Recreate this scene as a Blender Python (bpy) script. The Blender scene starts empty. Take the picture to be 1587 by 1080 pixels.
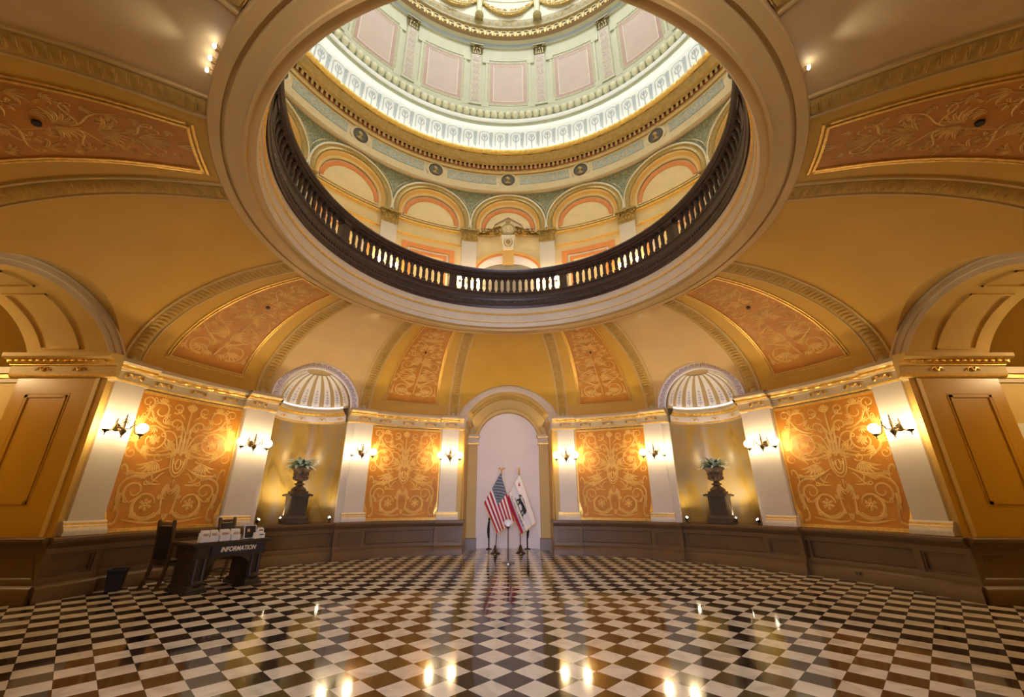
import bpy, bmesh, math, random
from math import sin, cos, pi, radians as rad, sqrt, asin, atan2, degrees
from mathutils import Vector, Matrix, Euler

random.seed(7)
SC = bpy.context.scene
COL = SC.collection

# ------------------------------------------------------------------ camera, exposure, world, daylight
CAM_Y, CAM_Z, F_PX = -6.14, 1.578, 633.45
cd = bpy.data.cameras.new('camera')
cd.sensor_width = 36.0
cd.lens = F_PX * 36.0 / 1587.0
cd.shift_x = 6.0 / 1587.0
cd.clip_start = 0.05
cam = bpy.data.objects.new('camera', cd)
COL.objects.link(cam)
cam.location = (0, CAM_Y, CAM_Z)
cam.rotation_euler = (rad(90 + 20.27), 0, 0)
SC.camera = cam

SC.view_settings.view_transform = 'Standard'
SC.view_settings.look = 'None'
SC.view_settings.gamma = 1.0
SC.view_settings.use_curve_mapping = False
SC.view_settings.exposure = 0.15

GLOBE = 62.0          # lamp globes of the sconces
COVE = 14.0           # hidden cove strip under the dome
CROWN_FILL = 40.0         # unseen glowing disc added at the crown to light the drum
DAY_DOOR = 32.0        # daylight in the entrance glazing behind the camera
NICHE = 2.2          # unseen strip added on the niche cornice to brighten the shell
ALCOVE = 5.0          # unseen strips added to brighten the flag alcove's arch
UPLIGHT = 42.0        # spot lamps in the niches (W)
VSPOT = 6.0          # spot lamps on the vault (W)

w = bpy.data.worlds.new('world')
SC.world = w
w.use_nodes = True
w.node_tree.nodes['Background'].inputs[0].default_value = (0.6, 0.7, 0.9, 1)
w.node_tree.nodes['Background'].inputs[1].default_value = 0.0

# ------------------------------------------------------------------ materials
MATS = {}
def s2l(c):
    return tuple(((x / 255.0) / 12.92) if x <= 10 else (((x / 255.0) + 0.055) / 1.055) ** 2.4 for x in c)

def mat(name, color, rough=0.6, metal=0.0, var=0.08, scale=3.0, bump=0.0, bscale=40.0, spec=0.5, coat=0.0, emit=None, estr=0.0):
    m = bpy.data.materials.new(name)
    m.use_nodes = True
    nt = m.node_tree
    b = nt.nodes['Principled BSDF']
    b.inputs['Roughness'].default_value = rough
    b.inputs['Metallic'].default_value = metal
    b.inputs['Specular IOR Level'].default_value = spec
    b.inputs['Coat Weight'].default_value = coat
    tc = nt.nodes.new('ShaderNodeTexCoord')
    n = nt.nodes.new('ShaderNodeTexNoise')
    n.inputs['Scale'].default_value = scale
    n.inputs['Detail'].default_value = 5
    nt.links.new(tc.outputs['Object'], n.inputs['Vector'])
    r = nt.nodes.new('ShaderNodeValToRGB')
    r.color_ramp.elements[0].position = 0.3
    r.color_ramp.elements[1].position = 0.7
    c = color
    r.color_ramp.elements[0].color = (c[0] * (1 - var), c[1] * (1 - var), c[2] * (1 - var), 1)
    r.color_ramp.elements[1].color = (min(1, c[0] * (1 + var)), min(1, c[1] * (1 + var)), min(1, c[2] * (1 + var)), 1)
    nt.links.new(n.outputs['Fac'], r.inputs['Fac'])
    nt.links.new(r.outputs['Color'], b.inputs['Base Color'])
    if bump > 0:
        n2 = nt.nodes.new('ShaderNodeTexNoise')
        n2.inputs['Scale'].default_value = bscale
        nt.links.new(tc.outputs['Object'], n2.inputs['Vector'])
        bp = nt.nodes.new('ShaderNodeBump')
        bp.inputs['Strength'].default_value = bump
        bp.inputs['Distance'].default_value = 0.02
        nt.links.new(n2.outputs['Fac'], bp.inputs['Height'])
        nt.links.new(bp.outputs['Normal'], b.inputs['Normal'])
    if emit:
        b.inputs['Emission Color'].default_value = (*emit, 1)
        b.inputs['Emission Strength'].default_value = estr
    MATS[name] = m
    return m

mat('vault_ochre', (0.66, 0.375, 0.042), 0.55, var=0.05, scale=1.2)
mat('vault_cream', (0.66, 0.45, 0.15), 0.55, var=0.05, scale=1.5)
mat('vault_tan', (0.66, 0.44, 0.18), 0.55, var=0.05, scale=1.5)
mat('jamb_mustard', (0.58, 0.315, 0.022), 0.30, var=0.04, scale=1.2)
mat('arch_buff', (0.66, 0.46, 0.14), 0.55, var=0.05, scale=1.5)
mat('stone_cream', (0.66, 0.55, 0.40), 0.5, var=0.05, scale=2)
mat('cornice_cream', (0.54, 0.43, 0.27), 0.5, var=0.05, scale=2)
mat('ring_buff', (0.60, 0.385, 0.125), 0.45, var=0.04, scale=1.5)
mat('pilaster_grey', (0.64, 0.58, 0.51), 0.45, var=0.04, scale=2)
mat('alcove_pink', (0.90, 0.81, 0.77), 0.5, var=0.03, scale=1.5)
mat('orange_field', (0.55, 0.215, 0.017), 0.5, var=0.12, scale=2.5)
mat('orange_trim', (0.72, 0.26, 0.06), 0.5, var=0.08, scale=4)
mat('filigree', (0.90, 0.59, 0.17), 0.45, var=0.10, scale=6)
mat('filigree_shade', (0.68, 0.37, 0.08), 0.5, var=0.10, scale=6)
mat('gold', (0.80, 0.50, 0.12), 0.36, metal=0.55, var=0.18, scale=18, bump=0.15)
mat('old_gold', (0.40, 0.27, 0.08), 0.42, metal=0.45, var=0.35, scale=22, bump=0.3)
mat('pale_gold', (0.50, 0.43, 0.22), 0.45, metal=0.2, var=0.25, scale=20, bump=0.2)
mat('wainscot', (0.145, 0.082, 0.036), 0.38, var=0.10, scale=2.5)
mat('dark_wood', (0.042, 0.018, 0.012), 0.45, var=0.35, scale=9)
mat('desk_wood', (0.026, 0.012, 0.006), 0.5, var=0.4, scale=9)
mat('chair_wood', (0.075, 0.034, 0.012), 0.35, var=0.3, scale=8, coat=0.2)
mat('black_leather', (0.010, 0.007, 0.006), 0.6, var=0.3, scale=14, bump=0.2)
mat('gallery_cream', (0.80, 0.63, 0.32), 0.55, var=0.05, scale=2)
mat('gallery_yellow', (0.72, 0.45, 0.13), 0.5, var=0.06, scale=2)
mat('tympanum', (0.82, 0.65, 0.34), 0.55, var=0.05, scale=2)
mat('line_white', (0.80, 0.74, 0.58), 0.5, var=0.03)
mat('entab_cream', (0.72, 0.60, 0.36), 0.5, var=0.06, scale=3)
mat('mosaic_green', (0.24, 0.27, 0.17), 0.5, var=0.45, scale=16)
mat('frieze_blue', (0.40, 0.46, 0.42), 0.5, var=0.30, scale=16)
mat('frieze_scroll', (0.60, 0.50, 0.30), 0.5, var=0.1, scale=8)
mat('dentil_red', (0.42, 0.06, 0.02), 0.5, var=0.1, scale=8)
mat('cornice_gold', (0.43, 0.28, 0.075), 0.42, metal=0.15, var=0.15, scale=8)
mat('cove_white', (0.84, 0.86, 0.85), 0.6, var=0.02)
mat('cove_motif', (0.46, 0.52, 0.55), 0.6, var=0.12, scale=8)
mat('drum_green', (0.58, 0.58, 0.43), 0.55, var=0.04, scale=2)
mat('cove_green', (0.36, 0.40, 0.26), 0.5, var=0.05)
mat('bead_cream', (0.78, 0.77, 0.55), 0.45, var=0.04)
mat('drum_pink', (0.56, 0.42, 0.37), 0.55, var=0.05, scale=1.5)
mat('drum_rose', (0.44, 0.25, 0.20), 0.5, var=0.08, scale=6)
mat('drum_inlay', (0.50, 0.40, 0.34), 0.5, var=0.05)
mat('crown_brown', (0.28, 0.17, 0.07), 0.5, var=0.2, scale=20)
mat('drum_blue', (0.42, 0.50, 0.62), 0.5, var=0.05)
mat('dome_white', (0.80, 0.78, 0.66), 0.6, var=0.03)
mat('shell_white', (0.86, 0.82, 0.78), 0.5, var=0.03)
mat('shell_band', (0.84, 0.83, 0.90), 0.5, var=0.05, scale=8)
mat('shell_ink', (0.46, 0.45, 0.54), 0.5, var=0.2, scale=12)
mat('shell_rib', (0.52, 0.37, 0.17), 0.5, var=0.06)
mat('brass_dark', (0.10, 0.065, 0.025), 0.35, metal=0.8, var=0.2, scale=20)
mat('medal_dark', (0.075, 0.055, 0.03), 0.4, metal=0.3, var=0.4, scale=20)
mat('capital_olive', (0.24, 0.19, 0.075), 0.45, metal=0.3, var=0.35, scale=22, bump=0.3)
mat('drum_gilt', (0.44, 0.40, 0.22), 0.5, var=0.25, scale=14)
mat('crown_gold', (0.38, 0.31, 0.14), 0.5, var=0.2, scale=14)
mat('rib_gold', (0.54, 0.33, 0.065), 0.5, var=0.12, scale=8)
mat('globe', (0.95, 0.9, 0.8), 0.3, var=0.02, emit=(1.0, 0.77, 0.43), estr=GLOBE)
mat('globe_gallery', (0.95, 0.9, 0.8), 0.3, var=0.02, emit=(1.0, 0.74, 0.38), estr=GLOBE * 1.4)
mat('alcove_fill', (0.9, 0.9, 0.9), 0.4, var=0.02, emit=(1.0, 0.80, 0.48), estr=ALCOVE)
mat('globe_corridor', (0.95, 0.9, 0.8), 0.3, var=0.02, emit=(1.0, 0.76, 0.40), estr=GLOBE * 1.5)
mat('niche_fill', (0.9, 0.9, 0.9), 0.4, var=0.02, emit=(1.0, 0.93, 0.84), estr=NICHE)
mat('lamp_white', (0.95, 0.95, 0.95), 0.3, var=0.02, emit=(0.85, 0.92, 1.0), estr=22.0)
mat('lamp_warm', (0.95, 0.92, 0.8), 0.3, var=0.02, emit=(1.0, 0.85, 0.55), estr=90.0)
mat('lamp_cove', (0.9, 0.9, 0.9), 0.4, var=0.02, emit=(0.80, 0.91, 1.0), estr=COVE)
mat('crown_fill', (0.9, 0.9, 0.9), 0.2, var=0.02, emit=(0.92, 0.97, 1.0), estr=CROWN_FILL)
mat('day_glass', (0.8, 0.85, 0.9), 0.1, var=0.02, emit=(0.74, 0.76, 1.0), estr=DAY_DOOR)
mat('black_metal', (0.008, 0.006, 0.006), 0.6, metal=0.0, var=0.2, scale=12)
mat('grey_metal', (0.28, 0.28, 0.30), 0.35, metal=0.8, var=0.1, scale=12)
mat('iron_urn', (0.07, 0.036, 0.024), 0.5, metal=0.2, var=0.35, scale=18, bump=0.4)
mat('pedestal_brown', (0.055, 0.038, 0.030), 0.5, var=0.2, scale=8)
mat('leaf_pale', (0.64, 0.72, 0.66), 0.5, var=0.3, scale=10)
mat('leaf_dark', (0.055, 0.13, 0.075), 0.5, var=0.4, scale=10)
mat('soil', (0.03, 0.02, 0.012), 0.9, var=0.4, scale=30)
mat('flag_red', (0.46, 0.012, 0.045), 0.7, var=0.06)
mat('flag_white', (0.84, 0.80, 0.82), 0.7, var=0.03)
mat('flag_blue', (0.085, 0.12, 0.20), 0.7, var=0.08)
mat('flag_black', (0.030, 0.030, 0.034), 0.7, var=0.2)
mat('fringe', (0.72, 0.52, 0.18), 0.6, var=0.2, scale=30)
mat('navy_board', (0.010, 0.010, 0.028), 0.4, var=0.1)
mat('letter_cream', (0.82, 0.74, 0.60), 0.5, var=0.03)
mat('paper', (0.82, 0.74, 0.62), 0.6, var=0.04, scale=10)
mat('paper_tint', (0.55, 0.30, 0.16), 0.6, var=0.3, scale=14)
mat('white_plastic', (0.82, 0.82, 0.82), 0.35, var=0.02)
mat('clear_acrylic', (0.75, 0.74, 0.70), 0.1, var=0.02)
mat('ink', (0.015, 0.013, 0.012), 0.6, var=0.1)

def floor_material():
    m = bpy.data.materials.new('checker_marble')
    m.use_nodes = True
    nt = m.node_tree
    L = nt.links
    b = nt.nodes['Principled BSDF']
    tc = nt.nodes.new('ShaderNodeTexCoord')
    sep = nt.nodes.new('ShaderNodeSeparateXYZ')
    L.new(tc.outputs['Object'], sep.inputs[0])
    def M(op, a, b_=None):
        n = nt.nodes.new('ShaderNodeMath')
        n.operation = op
        for i, x in enumerate((a, b_)):
            if x is None: continue
            if isinstance(x, (int, float)): n.inputs[i].default_value = x
            else: L.new(x, n.inputs[i])
        return n.outputs[0]
    T = 0.4085
    x = M('ADD', sep.outputs[0], -0.048)
    y = M('ADD', sep.outputs[1], 1.498)
    u = M('ADD', M('DIVIDE', M('ADD', x, y), T), 0.5)
    v = M('ADD', M('DIVIDE', M('SUBTRACT', x, y), T), 0.5)
    fu, fv = M('FLOOR', u), M('FLOOR', v)
    par = M('ABSOLUTE', M('MODULO', M('ADD', fu, fv), 2.0))
    light = M('GREATER_THAN', par, 0.5)
    # joints
    eu = M('ABSOLUTE', M('SUBTRACT', M('SUBTRACT', u, fu), 0.5))
    ev = M('ABSOLUTE', M('SUBTRACT', M('SUBTRACT', v, fv), 0.5))
    joint = M('GREATER_THAN', M('MAXIMUM', eu, ev), 0.494)
    # per tile tone
    comb = nt.nodes.new('ShaderNodeCombineXYZ')
    L.new(fu, comb.inputs[0]); L.new(fv, comb.inputs[1])
    wn = nt.nodes.new('ShaderNodeTexWhiteNoise')
    wn.noise_dimensions = '3D'
    L.new(comb.outputs[0], wn.inputs['Vector'])
    # veins
    no = nt.nodes.new('ShaderNodeTexNoise')
    no.inputs['Scale'].default_value = 2.2
    no.inputs['Detail'].default_value = 9
    no.inputs['Distortion'].default_value = 1.8
    addv = nt.nodes.new('ShaderNodeVectorMath'); addv.operation = 'MULTIPLY_ADD'
    L.new(wn.outputs['Color'], addv.inputs[0]); addv.inputs[1].default_value = (9, 9, 9); L.new(tc.outputs['Object'], addv.inputs[2])
    L.new(addv.outputs[0], no.inputs['Vector'])
    def ramp(fac, stops):
        r = nt.nodes.new('ShaderNodeValToRGB')
        el = r.color_ramp.elements
        while len(el) < len(stops): el.new(0.5)
        for e, (p, c) in zip(el, stops):
            e.position = p; e.color = (*c, 1)
        L.new(fac, r.inputs['Fac'])
        return r.outputs[0]
    lt = ramp(no.outputs['Fac'], [(0.35, (0.55, 0.49, 0.41)), (0.5, (0.68, 0.61, 0.52)), (0.7, (0.72, 0.66, 0.57))])
    dk = ramp(wn.outputs['Value'], [(0.0, (0.010, 0.007, 0.006)), (0.6, (0.022, 0.013, 0.009)), (1.0, (0.045, 0.024, 0.014))])
    mx = nt.nodes.new('ShaderNodeMix'); mx.data_type = 'RGBA'
    L.new(light, mx.inputs['Factor']); L.new(dk, mx.inputs['A']); L.new(lt, mx.inputs['B'])
    mj = nt.nodes.new('ShaderNodeMix'); mj.data_type = 'RGBA'
    L.new(joint, mj.inputs['Factor']); L.new(mx.outputs['Result'], mj.inputs['A']); mj.inputs['B'].default_value = (0.10, 0.07, 0.05, 1)
    L.new(mj.outputs['Result'], b.inputs['Base Color'])
    n2 = nt.nodes.new('ShaderNodeTexNoise'); n2.inputs['Scale'].default_value = 1.4
    L.new(tc.outputs['Object'], n2.inputs['Vector'])
    mr = nt.nodes.new('ShaderNodeMapRange')
    mr.inputs['To Min'].default_value = 0.05; mr.inputs['To Max'].default_value = 0.11
    L.new(n2.outputs['Fac'], mr.inputs['Value'])
    L.new(mr.outputs[0], b.inputs['Roughness'])
    b.inputs['Specular IOR Level'].default_value = 0.33
    MATS['checker_marble'] = m
floor_material()

def niche_material():
    m = bpy.data.materials.new('niche_marble')
    m.use_nodes = True
    nt = m.node_tree
    L = nt.links
    b = nt.nodes['Principled BSDF']
    tc = nt.nodes.new('ShaderNodeTexCoord')
    mp = nt.nodes.new('ShaderNodeMapping')
    mp.inputs['Scale'].default_value = (1, 1, 0.45)
    L.new(tc.outputs['Object'], mp.inputs[0])
    no = nt.nodes.new('ShaderNodeTexNoise')
    no.inputs['Scale'].default_value = 1.5; no.inputs['Detail'].default_value = 7; no.inputs['Distortion'].default_value = 1.2
    L.new(mp.outputs[0], no.inputs['Vector'])
    r = nt.nodes.new('ShaderNodeValToRGB')
    el = r.color_ramp.elements
    st = [(0.30, (0.28, 0.18, 0.05)), (0.44, (0.48, 0.31, 0.075)), (0.55, (0.42, 0.31, 0.16)), (0.70, (0.38, 0.30, 0.22))]
    while len(el) < 4: el.new(0.5)
    for e, (p, c) in zip(el, st): e.position = p; e.color = (*c, 1)
    L.new(no.outputs['Fac'], r.inputs['Fac'])
    L.new(r.outputs[0], b.inputs['Base Color'])
    b.inputs['Roughness'].default_value = 0.26
    MATS['niche_marble'] = m
niche_material()

# ------------------------------------------------------------------ mesh builder
def lerp(a, b, t): return a + (b - a) * t

def pol(r, th, z=0.0):
    a = rad(th)
    return Vector((r * sin(a), r * cos(a), z))

class MB:
    def __init__(s):
        s.v = []; s.f = []; s.m = []
    def grid(s, rows, mi=0, closed=False):
        """rows of equal length -> quads; mi int, or function(i, j)"""
        b = len(s.v); n = len(rows[0])
        for r in rows: s.v.extend(Vector(p) for p in r)
        for i in range(len(rows) - 1):
            for j in range(n - 1 + (1 if closed else 0)):
                k = (j + 1) % n
                s.f.append((b + i * n + j, b + i * n + k, b + (i + 1) * n + k, b + (i + 1) * n + j))
                s.m.append(mi if isinstance(mi, int) else mi(i, j))
    def poly(s, pts, mi=0):
        b = len(s.v)
        s.v.extend(Vector(p) for p in pts)
        s.f.append(tuple(range(b, b + len(pts)))); s.m.append(mi)
    def box(s, c, d, rz=0.0, mi=0, rx=0.0, ry=0.0, taper=1.0):
        R = Euler((rx, ry, rz)).to_matrix()
        b = len(s.v); c = Vector(c)
        for z in (-1, 1):
            t = taper if z > 0 else 1.0
            for x, y in ((-1, -1), (1, -1), (1, 1), (-1, 1)):
                s.v.append(c + R @ Vector((x * d[0] / 2 * t, y * d[1] / 2 * t, z * d[2] / 2)))
        for f in ((3, 2, 1, 0), (4, 5, 6, 7), (0, 1, 5, 4), (1, 2, 6, 5), (2, 3, 7, 6), (3, 0, 4, 7)):
            s.f.append(tuple(b + i for i in f)); s.m.append(mi)
    def rev(s, prof, th0=-180, th1=180, n=96, mi=0, loop=False, caps=False, mod=None):
        """profile [(r,z)] turned about the room axis from th0 to th1 (degrees)"""
        if loop: prof = list(prof) + [prof[0]]
        rows = []
        for i, (r, z) in enumerate(prof):
            row = []
            for j in range(n + 1):
                th = th0 + (th1 - th0) * j / n
                rr, zz = (r, z) if mod is None else mod(i, r, z, th)
                row.append(pol(rr, th, zz))
            rows.append(row)
        f = mi if isinstance(mi, int) else (lambda i, j: mi[i])
        s.grid(rows, f)
        if caps:
            m0 = mi if isinstance(mi, int) else mi[0]
            s.poly([pol(r, th0, z) for r, z in (prof[:-1] if loop else prof)], m0)
            s.poly([pol(r, th1, z) for r, z in reversed(prof[:-1] if loop else prof)], m0)
    def cbox(s, r0, r1, th0, th1, z0, z1, n=8, mi=0):
        s.rev([(r0, z0), (r0, z1), (r1, z1), (r1, z0)], th0, th1, n, mi, loop=True, caps=True)
    def lathe(s, prof, c=(0, 0, 0), n=20, mi=0, M=None):
        rows = []
        c = Vector(c)
        for r, z in prof:
            row = []
            for j in range(n):
                a = 2 * pi * j / n
                p = Vector((r * cos(a), r * sin(a), z))
                if M is not None: p = M @ p
                row.append(c + p)
            rows.append(row)
        s.grid(rows, mi, closed=True)
        for row, rr in ((rows[0], prof[0][0]), (rows[-1], prof[-1][0])):
            if rr > 1e-4: s.poly(row if row is rows[-1] else row[::-1], mi if isinstance(mi, int) else 0)
    def tube(s, pts, r, n=8, mi=0, caps=True):
        pts = [Vector(p) for p in pts]
        m = len(pts)
        rr = (lambda t: r) if isinstance(r, (int, float)) else r
        rows = []
        up = None
        for i, p in enumerate(pts):
            d = (pts[min(i + 1, m - 1)] - pts[max(i - 1, 0)])
            if d.length < 1e-9: d = Vector((0, 0, 1))
            d.normalize()
            if up is None:
                up = d.orthogonal().normalized()
            up = (up - d * up.dot(d))
            if up.length < 1e-6: up = d.orthogonal()
            up.normalize()
            q = d.cross(up)
            R = rr(i / max(1, m - 1))
            rows.append([p + (up * cos(2 * pi * j / n) + q * sin(2 * pi * j / n)) * R for j in range(n)])
        s.grid(rows, mi, closed=True)
        if caps:
            s.poly(rows[0][::-1], mi); s.poly(rows[-1], mi)
    def ball(s, c, d, n=12, k=8, mi=0, M=None):
        c = Vector(c)
        rows = []
        for i in range(k + 1):
            a = -pi / 2 + pi * i / k
            row = []
            for j in range(n):
                t = 2 * pi * j / n
                p = Vector((d[0] * cos(a) * cos(t), d[1] * cos(a) * sin(t), d[2] * sin(a)))
                if M is not None: p = M @ p
                row.append(c + p)
            rows.append(row)
        s.grid(rows, mi, closed=True)
    def stroke(s, pts, wd, fmap, h=0.012, mi=0, double=False):
        """raised tapering ribbon; pts 2D, fmap(u,v,h)->3D"""
        n = len(pts)
        rows = []
        for i, (u, v) in enumerate(pts):
            a = pts[max(i - 1, 0)]; b = pts[min(i + 1, n - 1)]
            dx, dy = b[0] - a[0], b[1] - a[1]
            l = sqrt(dx * dx + dy * dy) or 1
            nx, ny = -dy / l, dx / l
            t = i / (n - 1)
            ww = (wd(t) if callable(wd) else wd) / 2
            if double:
                q = ww * 0.52
                rows.append([fmap(u + nx * ww, v + ny * ww, 0.001), fmap(u + nx * q, v + ny * q, h), fmap(u, v, h * 0.35), fmap(u - nx * q, v - ny * q, h), fmap(u - nx * ww, v - ny * ww, 0.001)])
            else:
                rows.append([fmap(u + nx * ww, v + ny * ww, 0.001), fmap(u, v, h), fmap(u - nx * ww, v - ny * ww, 0.001)])
        s.grid(rows, (lambda i, j: 1 if j in (1, 2) else 0) if double else mi)
    def build(s, name, mats, parent=None, origin=None, sharp=35.0, smooth=True):
        me = bpy.data.meshes.new(name)
        o_ = Vector(origin) if origin is not None else Vector((0, 0, 0))
        me.from_pydata([tuple(p - o_) for p in s.v], [], s.f)
        for mm in ([mats] if isinstance(mats, str) else mats):
            me.materials.append(MATS[mm])
        me.polygons.foreach_set('material_index', s.m)
        bm = bmesh.new(); bm.from_mesh(me)
        bmesh.ops.remove_doubles(bm, verts=bm.verts, dist=1e-5)
        bmesh.ops.recalc_face_normals(bm, faces=bm.faces)
        bm.to_mesh(me); bm.free()
        if smooth:
            me.polygons.foreach_set('use_smooth', [True] * len(me.polygons))
            me.set_sharp_from_angle(angle=rad(sharp))
        me.update()
        o = bpy.data.objects.new(name, me)
        COL.objects.link(o)
        if parent is not None: o.parent = parent
        return o

def thing(name, label, cat, loc=(0, 0, 0), rz=0.0, group=None):
    o = bpy.data.objects.new(name, None)
    o.empty_display_size = 0.2
    COL.objects.link(o)
    o.location = loc; o.rotation_euler = (0, 0, rz)
    o['label'] = label; o['category'] = cat
    if group: o['group'] = group
    return o

def tag(o, label, cat, group=None):
    o['label'] = label; o['category'] = cat
    if group: o['group'] = group
    return o

def struct(name, mb, mats, sharp=35.0, smooth=True):
    o = mb.build(name, mats, sharp=sharp, smooth=smooth)
    o['kind'] = 'structure'
    return o

def dup(root, loc=None, rz=None, label=None, group=None):
    r = root.copy(); COL.objects.link(r)
    if loc is not None: r.location = loc
    if rz is not None: r.rotation_euler = (0, 0, rz)
    if label: r['label'] = label
    if group: r['group'] = group
    def rec(a, b):
        for ch in list(a.children):
            c = ch.copy(); COL.objects.link(c); c.parent = b
            rec(ch, c)
    rec(root, r)
    return r

def bez(p0, p1, p2, p3, n=14):
    out = []
    for i in range(n + 1):
        t = i / n; k = 1 - t
        out.append(tuple(k**3 * a + 3 * k * k * t * b + 3 * k * t * t * c + t**3 * d for a, b, c, d in zip(p0, p1, p2, p3)))
    return out
def spiral(cx, cy, r0, r1, a0, turn, n=None):
    n = n or max(12, int(abs(turn) / 14))
    return [(cx + lerp(r0, r1, i / n) * cos(rad(a0 + turn * i / n)), cy + lerp(r0, r1, i / n) * sin(rad(a0 + turn * i / n))) for i in range(n + 1)]
def leafw(w): return lambda t: w * (0.15 + 0.85 * sin(pi * min(1, t * 0.93 + 0.07)) ** 0.8)
def tapw(a, b): return lambda t: lerp(a, b, t)

SIDE = {-1: 'left', 1: 'right'}
ORD = ['', 'first', 'second', 'third', 'fourth', 'fifth']

# ------------------------------------------------------------------ plan constants
R = 8.1
TH_ARCH = 10.4            # half angle of an arch opening
PIL = [14.05, 34.25, 55.75, 75.95]
PANEL = [24.15, 65.85]
RB = 7.97                 # cylinder on which the arch bands stand
A_CZ, A_RI, A_RO = 3.55, 1.60, 1.85     # passage arches
N_CZ, N_RI, N_RO = 4.22, 1.02, 1.25     # niche arches

# vault profile, denser by Catmull-Rom, as a table over arc length
VP = [(8.02, 4.20), (7.97, 4.46), (7.86, 4.72), (7.60, 5.06), (7.12, 5.42), (6.50, 5.70), (5.90, 5.87), (5.30, 5.97), (4.36, 6.04)]
def catmull(P, k=24):
    out = []
    for i in range(len(P) - 1):
        p0 = P[max(i - 1, 0)]; p1 = P[i]; p2 = P[i + 1]; p3 = P[min(i + 2, len(P) - 1)]
        for j in range(k):
            t = j / k
            out.append(tuple(0.5 * (2 * b + (c - a) * t + (2 * a - 5 * b + 4 * c - d) * t * t + (3 * b - a - 3 * c + d) * t**3) for a, b, c, d in zip(p0, p1, p2, p3)))
    out.append(P[-1])
    return out
VT = catmull(VP)
VS = [0.0]
for a, b in zip(VT, VT[1:]): VS.append(VS[-1] + sqrt((b[0] - a[0])**2 + (b[1] - a[1])**2))
VLEN = VS[-1]
def vprof(s):
    s = max(0.0, min(VLEN, s))
    lo, hi = 0, len(VS) - 1
    while hi - lo > 1:
        m = (lo + hi) // 2
        if VS[m] <= s: lo = m
        else: hi = m
    t = (s - VS[lo]) / max(1e-9, VS[hi] - VS[lo])
    a, b = VT[lo], VT[hi]
    tr, tz = b[0] - a[0], b[1] - a[1]
    l = sqrt(tr * tr + tz * tz) or 1
    return lerp(a[0], b[0], t), lerp(a[1], b[1], t), -tz / l, tr / l     # r, z, inward normal (r, z)
def vpt(s, th, h=0.0):
    r, z, nr, nz = vprof(s)
    return pol(r + nr * h, th, z + nz * h)
def s_at_z(zz):
    for s, p in zip(VS, VT):
        if p[1] >= zz: return s
    return VLEN
def s_at_r(rr):
    for s, p in zip(VS, VT):
        if p[0] <= rr: return s
    return VLEN
def arch_z(u, cz, ro):
    return cz + sqrt(max(0.0, ro * ro - u * u))
def s_open(zb, slope=0.27):
    prev = None
    for s, p in zip(VS, VT):
        f = p[1] + slope * (RB - p[0]) - zb
        if f >= 0:
            return s if prev is None else lerp(prev[0], s, -prev[1] / (f - prev[1]))
        prev = (s, f)
    return VLEN

def opening(th):
    """height on the RB cylinder of the arch band's outer edge over this angle, or None"""
    d = (th + 45) % 90 - 45
    u = abs(rad(d) * RB)
    if u < 1.70: return arch_z(u, A_CZ, A_RO)
    d = (th % 90) - 45
    u = abs(rad(d) * RB)
    if u <= N_RO: return arch_z(u, N_CZ, N_RO)
    return None

# ------------------------------------------------------------------ SETTING: floor, vault, walls
mb = MB()
mb.poly([(-16, -13, 0), (16, -13, 0), (16, 13, 0), (-16, 13, 0)])
struct('floor', mb, 'checker_marble')

mb = MB()
ths = set()
for q in range(4):
    c = -180 + 90 * q
    for i in range(0, 61):
        ths.add(round(c + degrees(1.695 / RB * sin(-pi / 2 + pi * i / 60)), 4))
    for i in range(0, 49):
        ths.add(round(c + 45 + degrees(N_RO / RB * sin(-pi / 2 + pi * i / 48)), 4))
for i in range(0, 361): ths.add(-180.0 + i)
ths = sorted(t for t in ths if -180 <= t <= 180)
rows = []; rev_rows = []
NS = 40
for th in ths:
    zb = opening(th)
    s0 = 0.0 if zb is None else s_open(zb)
    rows.append([vpt(lerp(s0, VLEN, k / NS), th) for k in range(NS + 1)])
    rev_rows.append((th, zb, s0))
def seg_mat(i):
    m_ = (0.5 * (ths[i] + ths[i + 1])) % 90
    return 1 if 34.4 < m_ < 55.6 else 0
mb.grid(rows, lambda i, j: seg_mat(i))
for kk, ((t0, z0, s0), (t1, z1, s1)) in enumerate(zip(rev_rows, rev_rows[1:])):
    if z0 is not None and z1 is not None:
        mb.grid([[vpt(s0, t0), pol(RB, t0, z0)], [vpt(s1, t1), pol(RB, t1, z1)]], 1 if seg_mat(kk) else 2)
struct('ceiling', mb, ['vault_ochre', 'vault_tan', 'arch_buff'], sharp=40)

# oculus ring
mb = MB()
prof = [(4.34, 6.12), (4.40, 6.02), (4.40, 5.88), (4.385, 5.865), (4.265, 5.865), (4.262, 5.915), (4.215, 5.915), (4.212, 5.858),
        (4.02, 5.855), (4.015, 5.815), (3.975, 5.815), (3.965, 5.865), (3.865, 5.875), (3.85, 5.90), (3.85, 5.985)]
mb.rev(prof, n=192, mi=[0] * (len(prof) - 3) + [2, 2])
gold_lines = [(3.85, 5.985), (3.838, 5.99), (3.838, 6.005), (3.85, 6.01)]
mb.rev(gold_lines, n=192, mi=1)
mb.rev([(3.85, 6.01), (3.86, 6.03), (3.86, 6.20), (3.845, 6.21)], n=192, mi=2)
mb.rev([(3.845, 6.21), (3.825, 6.22), (3.825, 6.25), (3.845, 6.26)], n=192, mi=1)
mb.rev([(3.845, 6.26), (3.86, 6.28), (3.86, 6.42)], n=192, mi=2)
struct('trim_1', mb, ['ring_buff', 'gold', 'stone_cream'])

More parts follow.
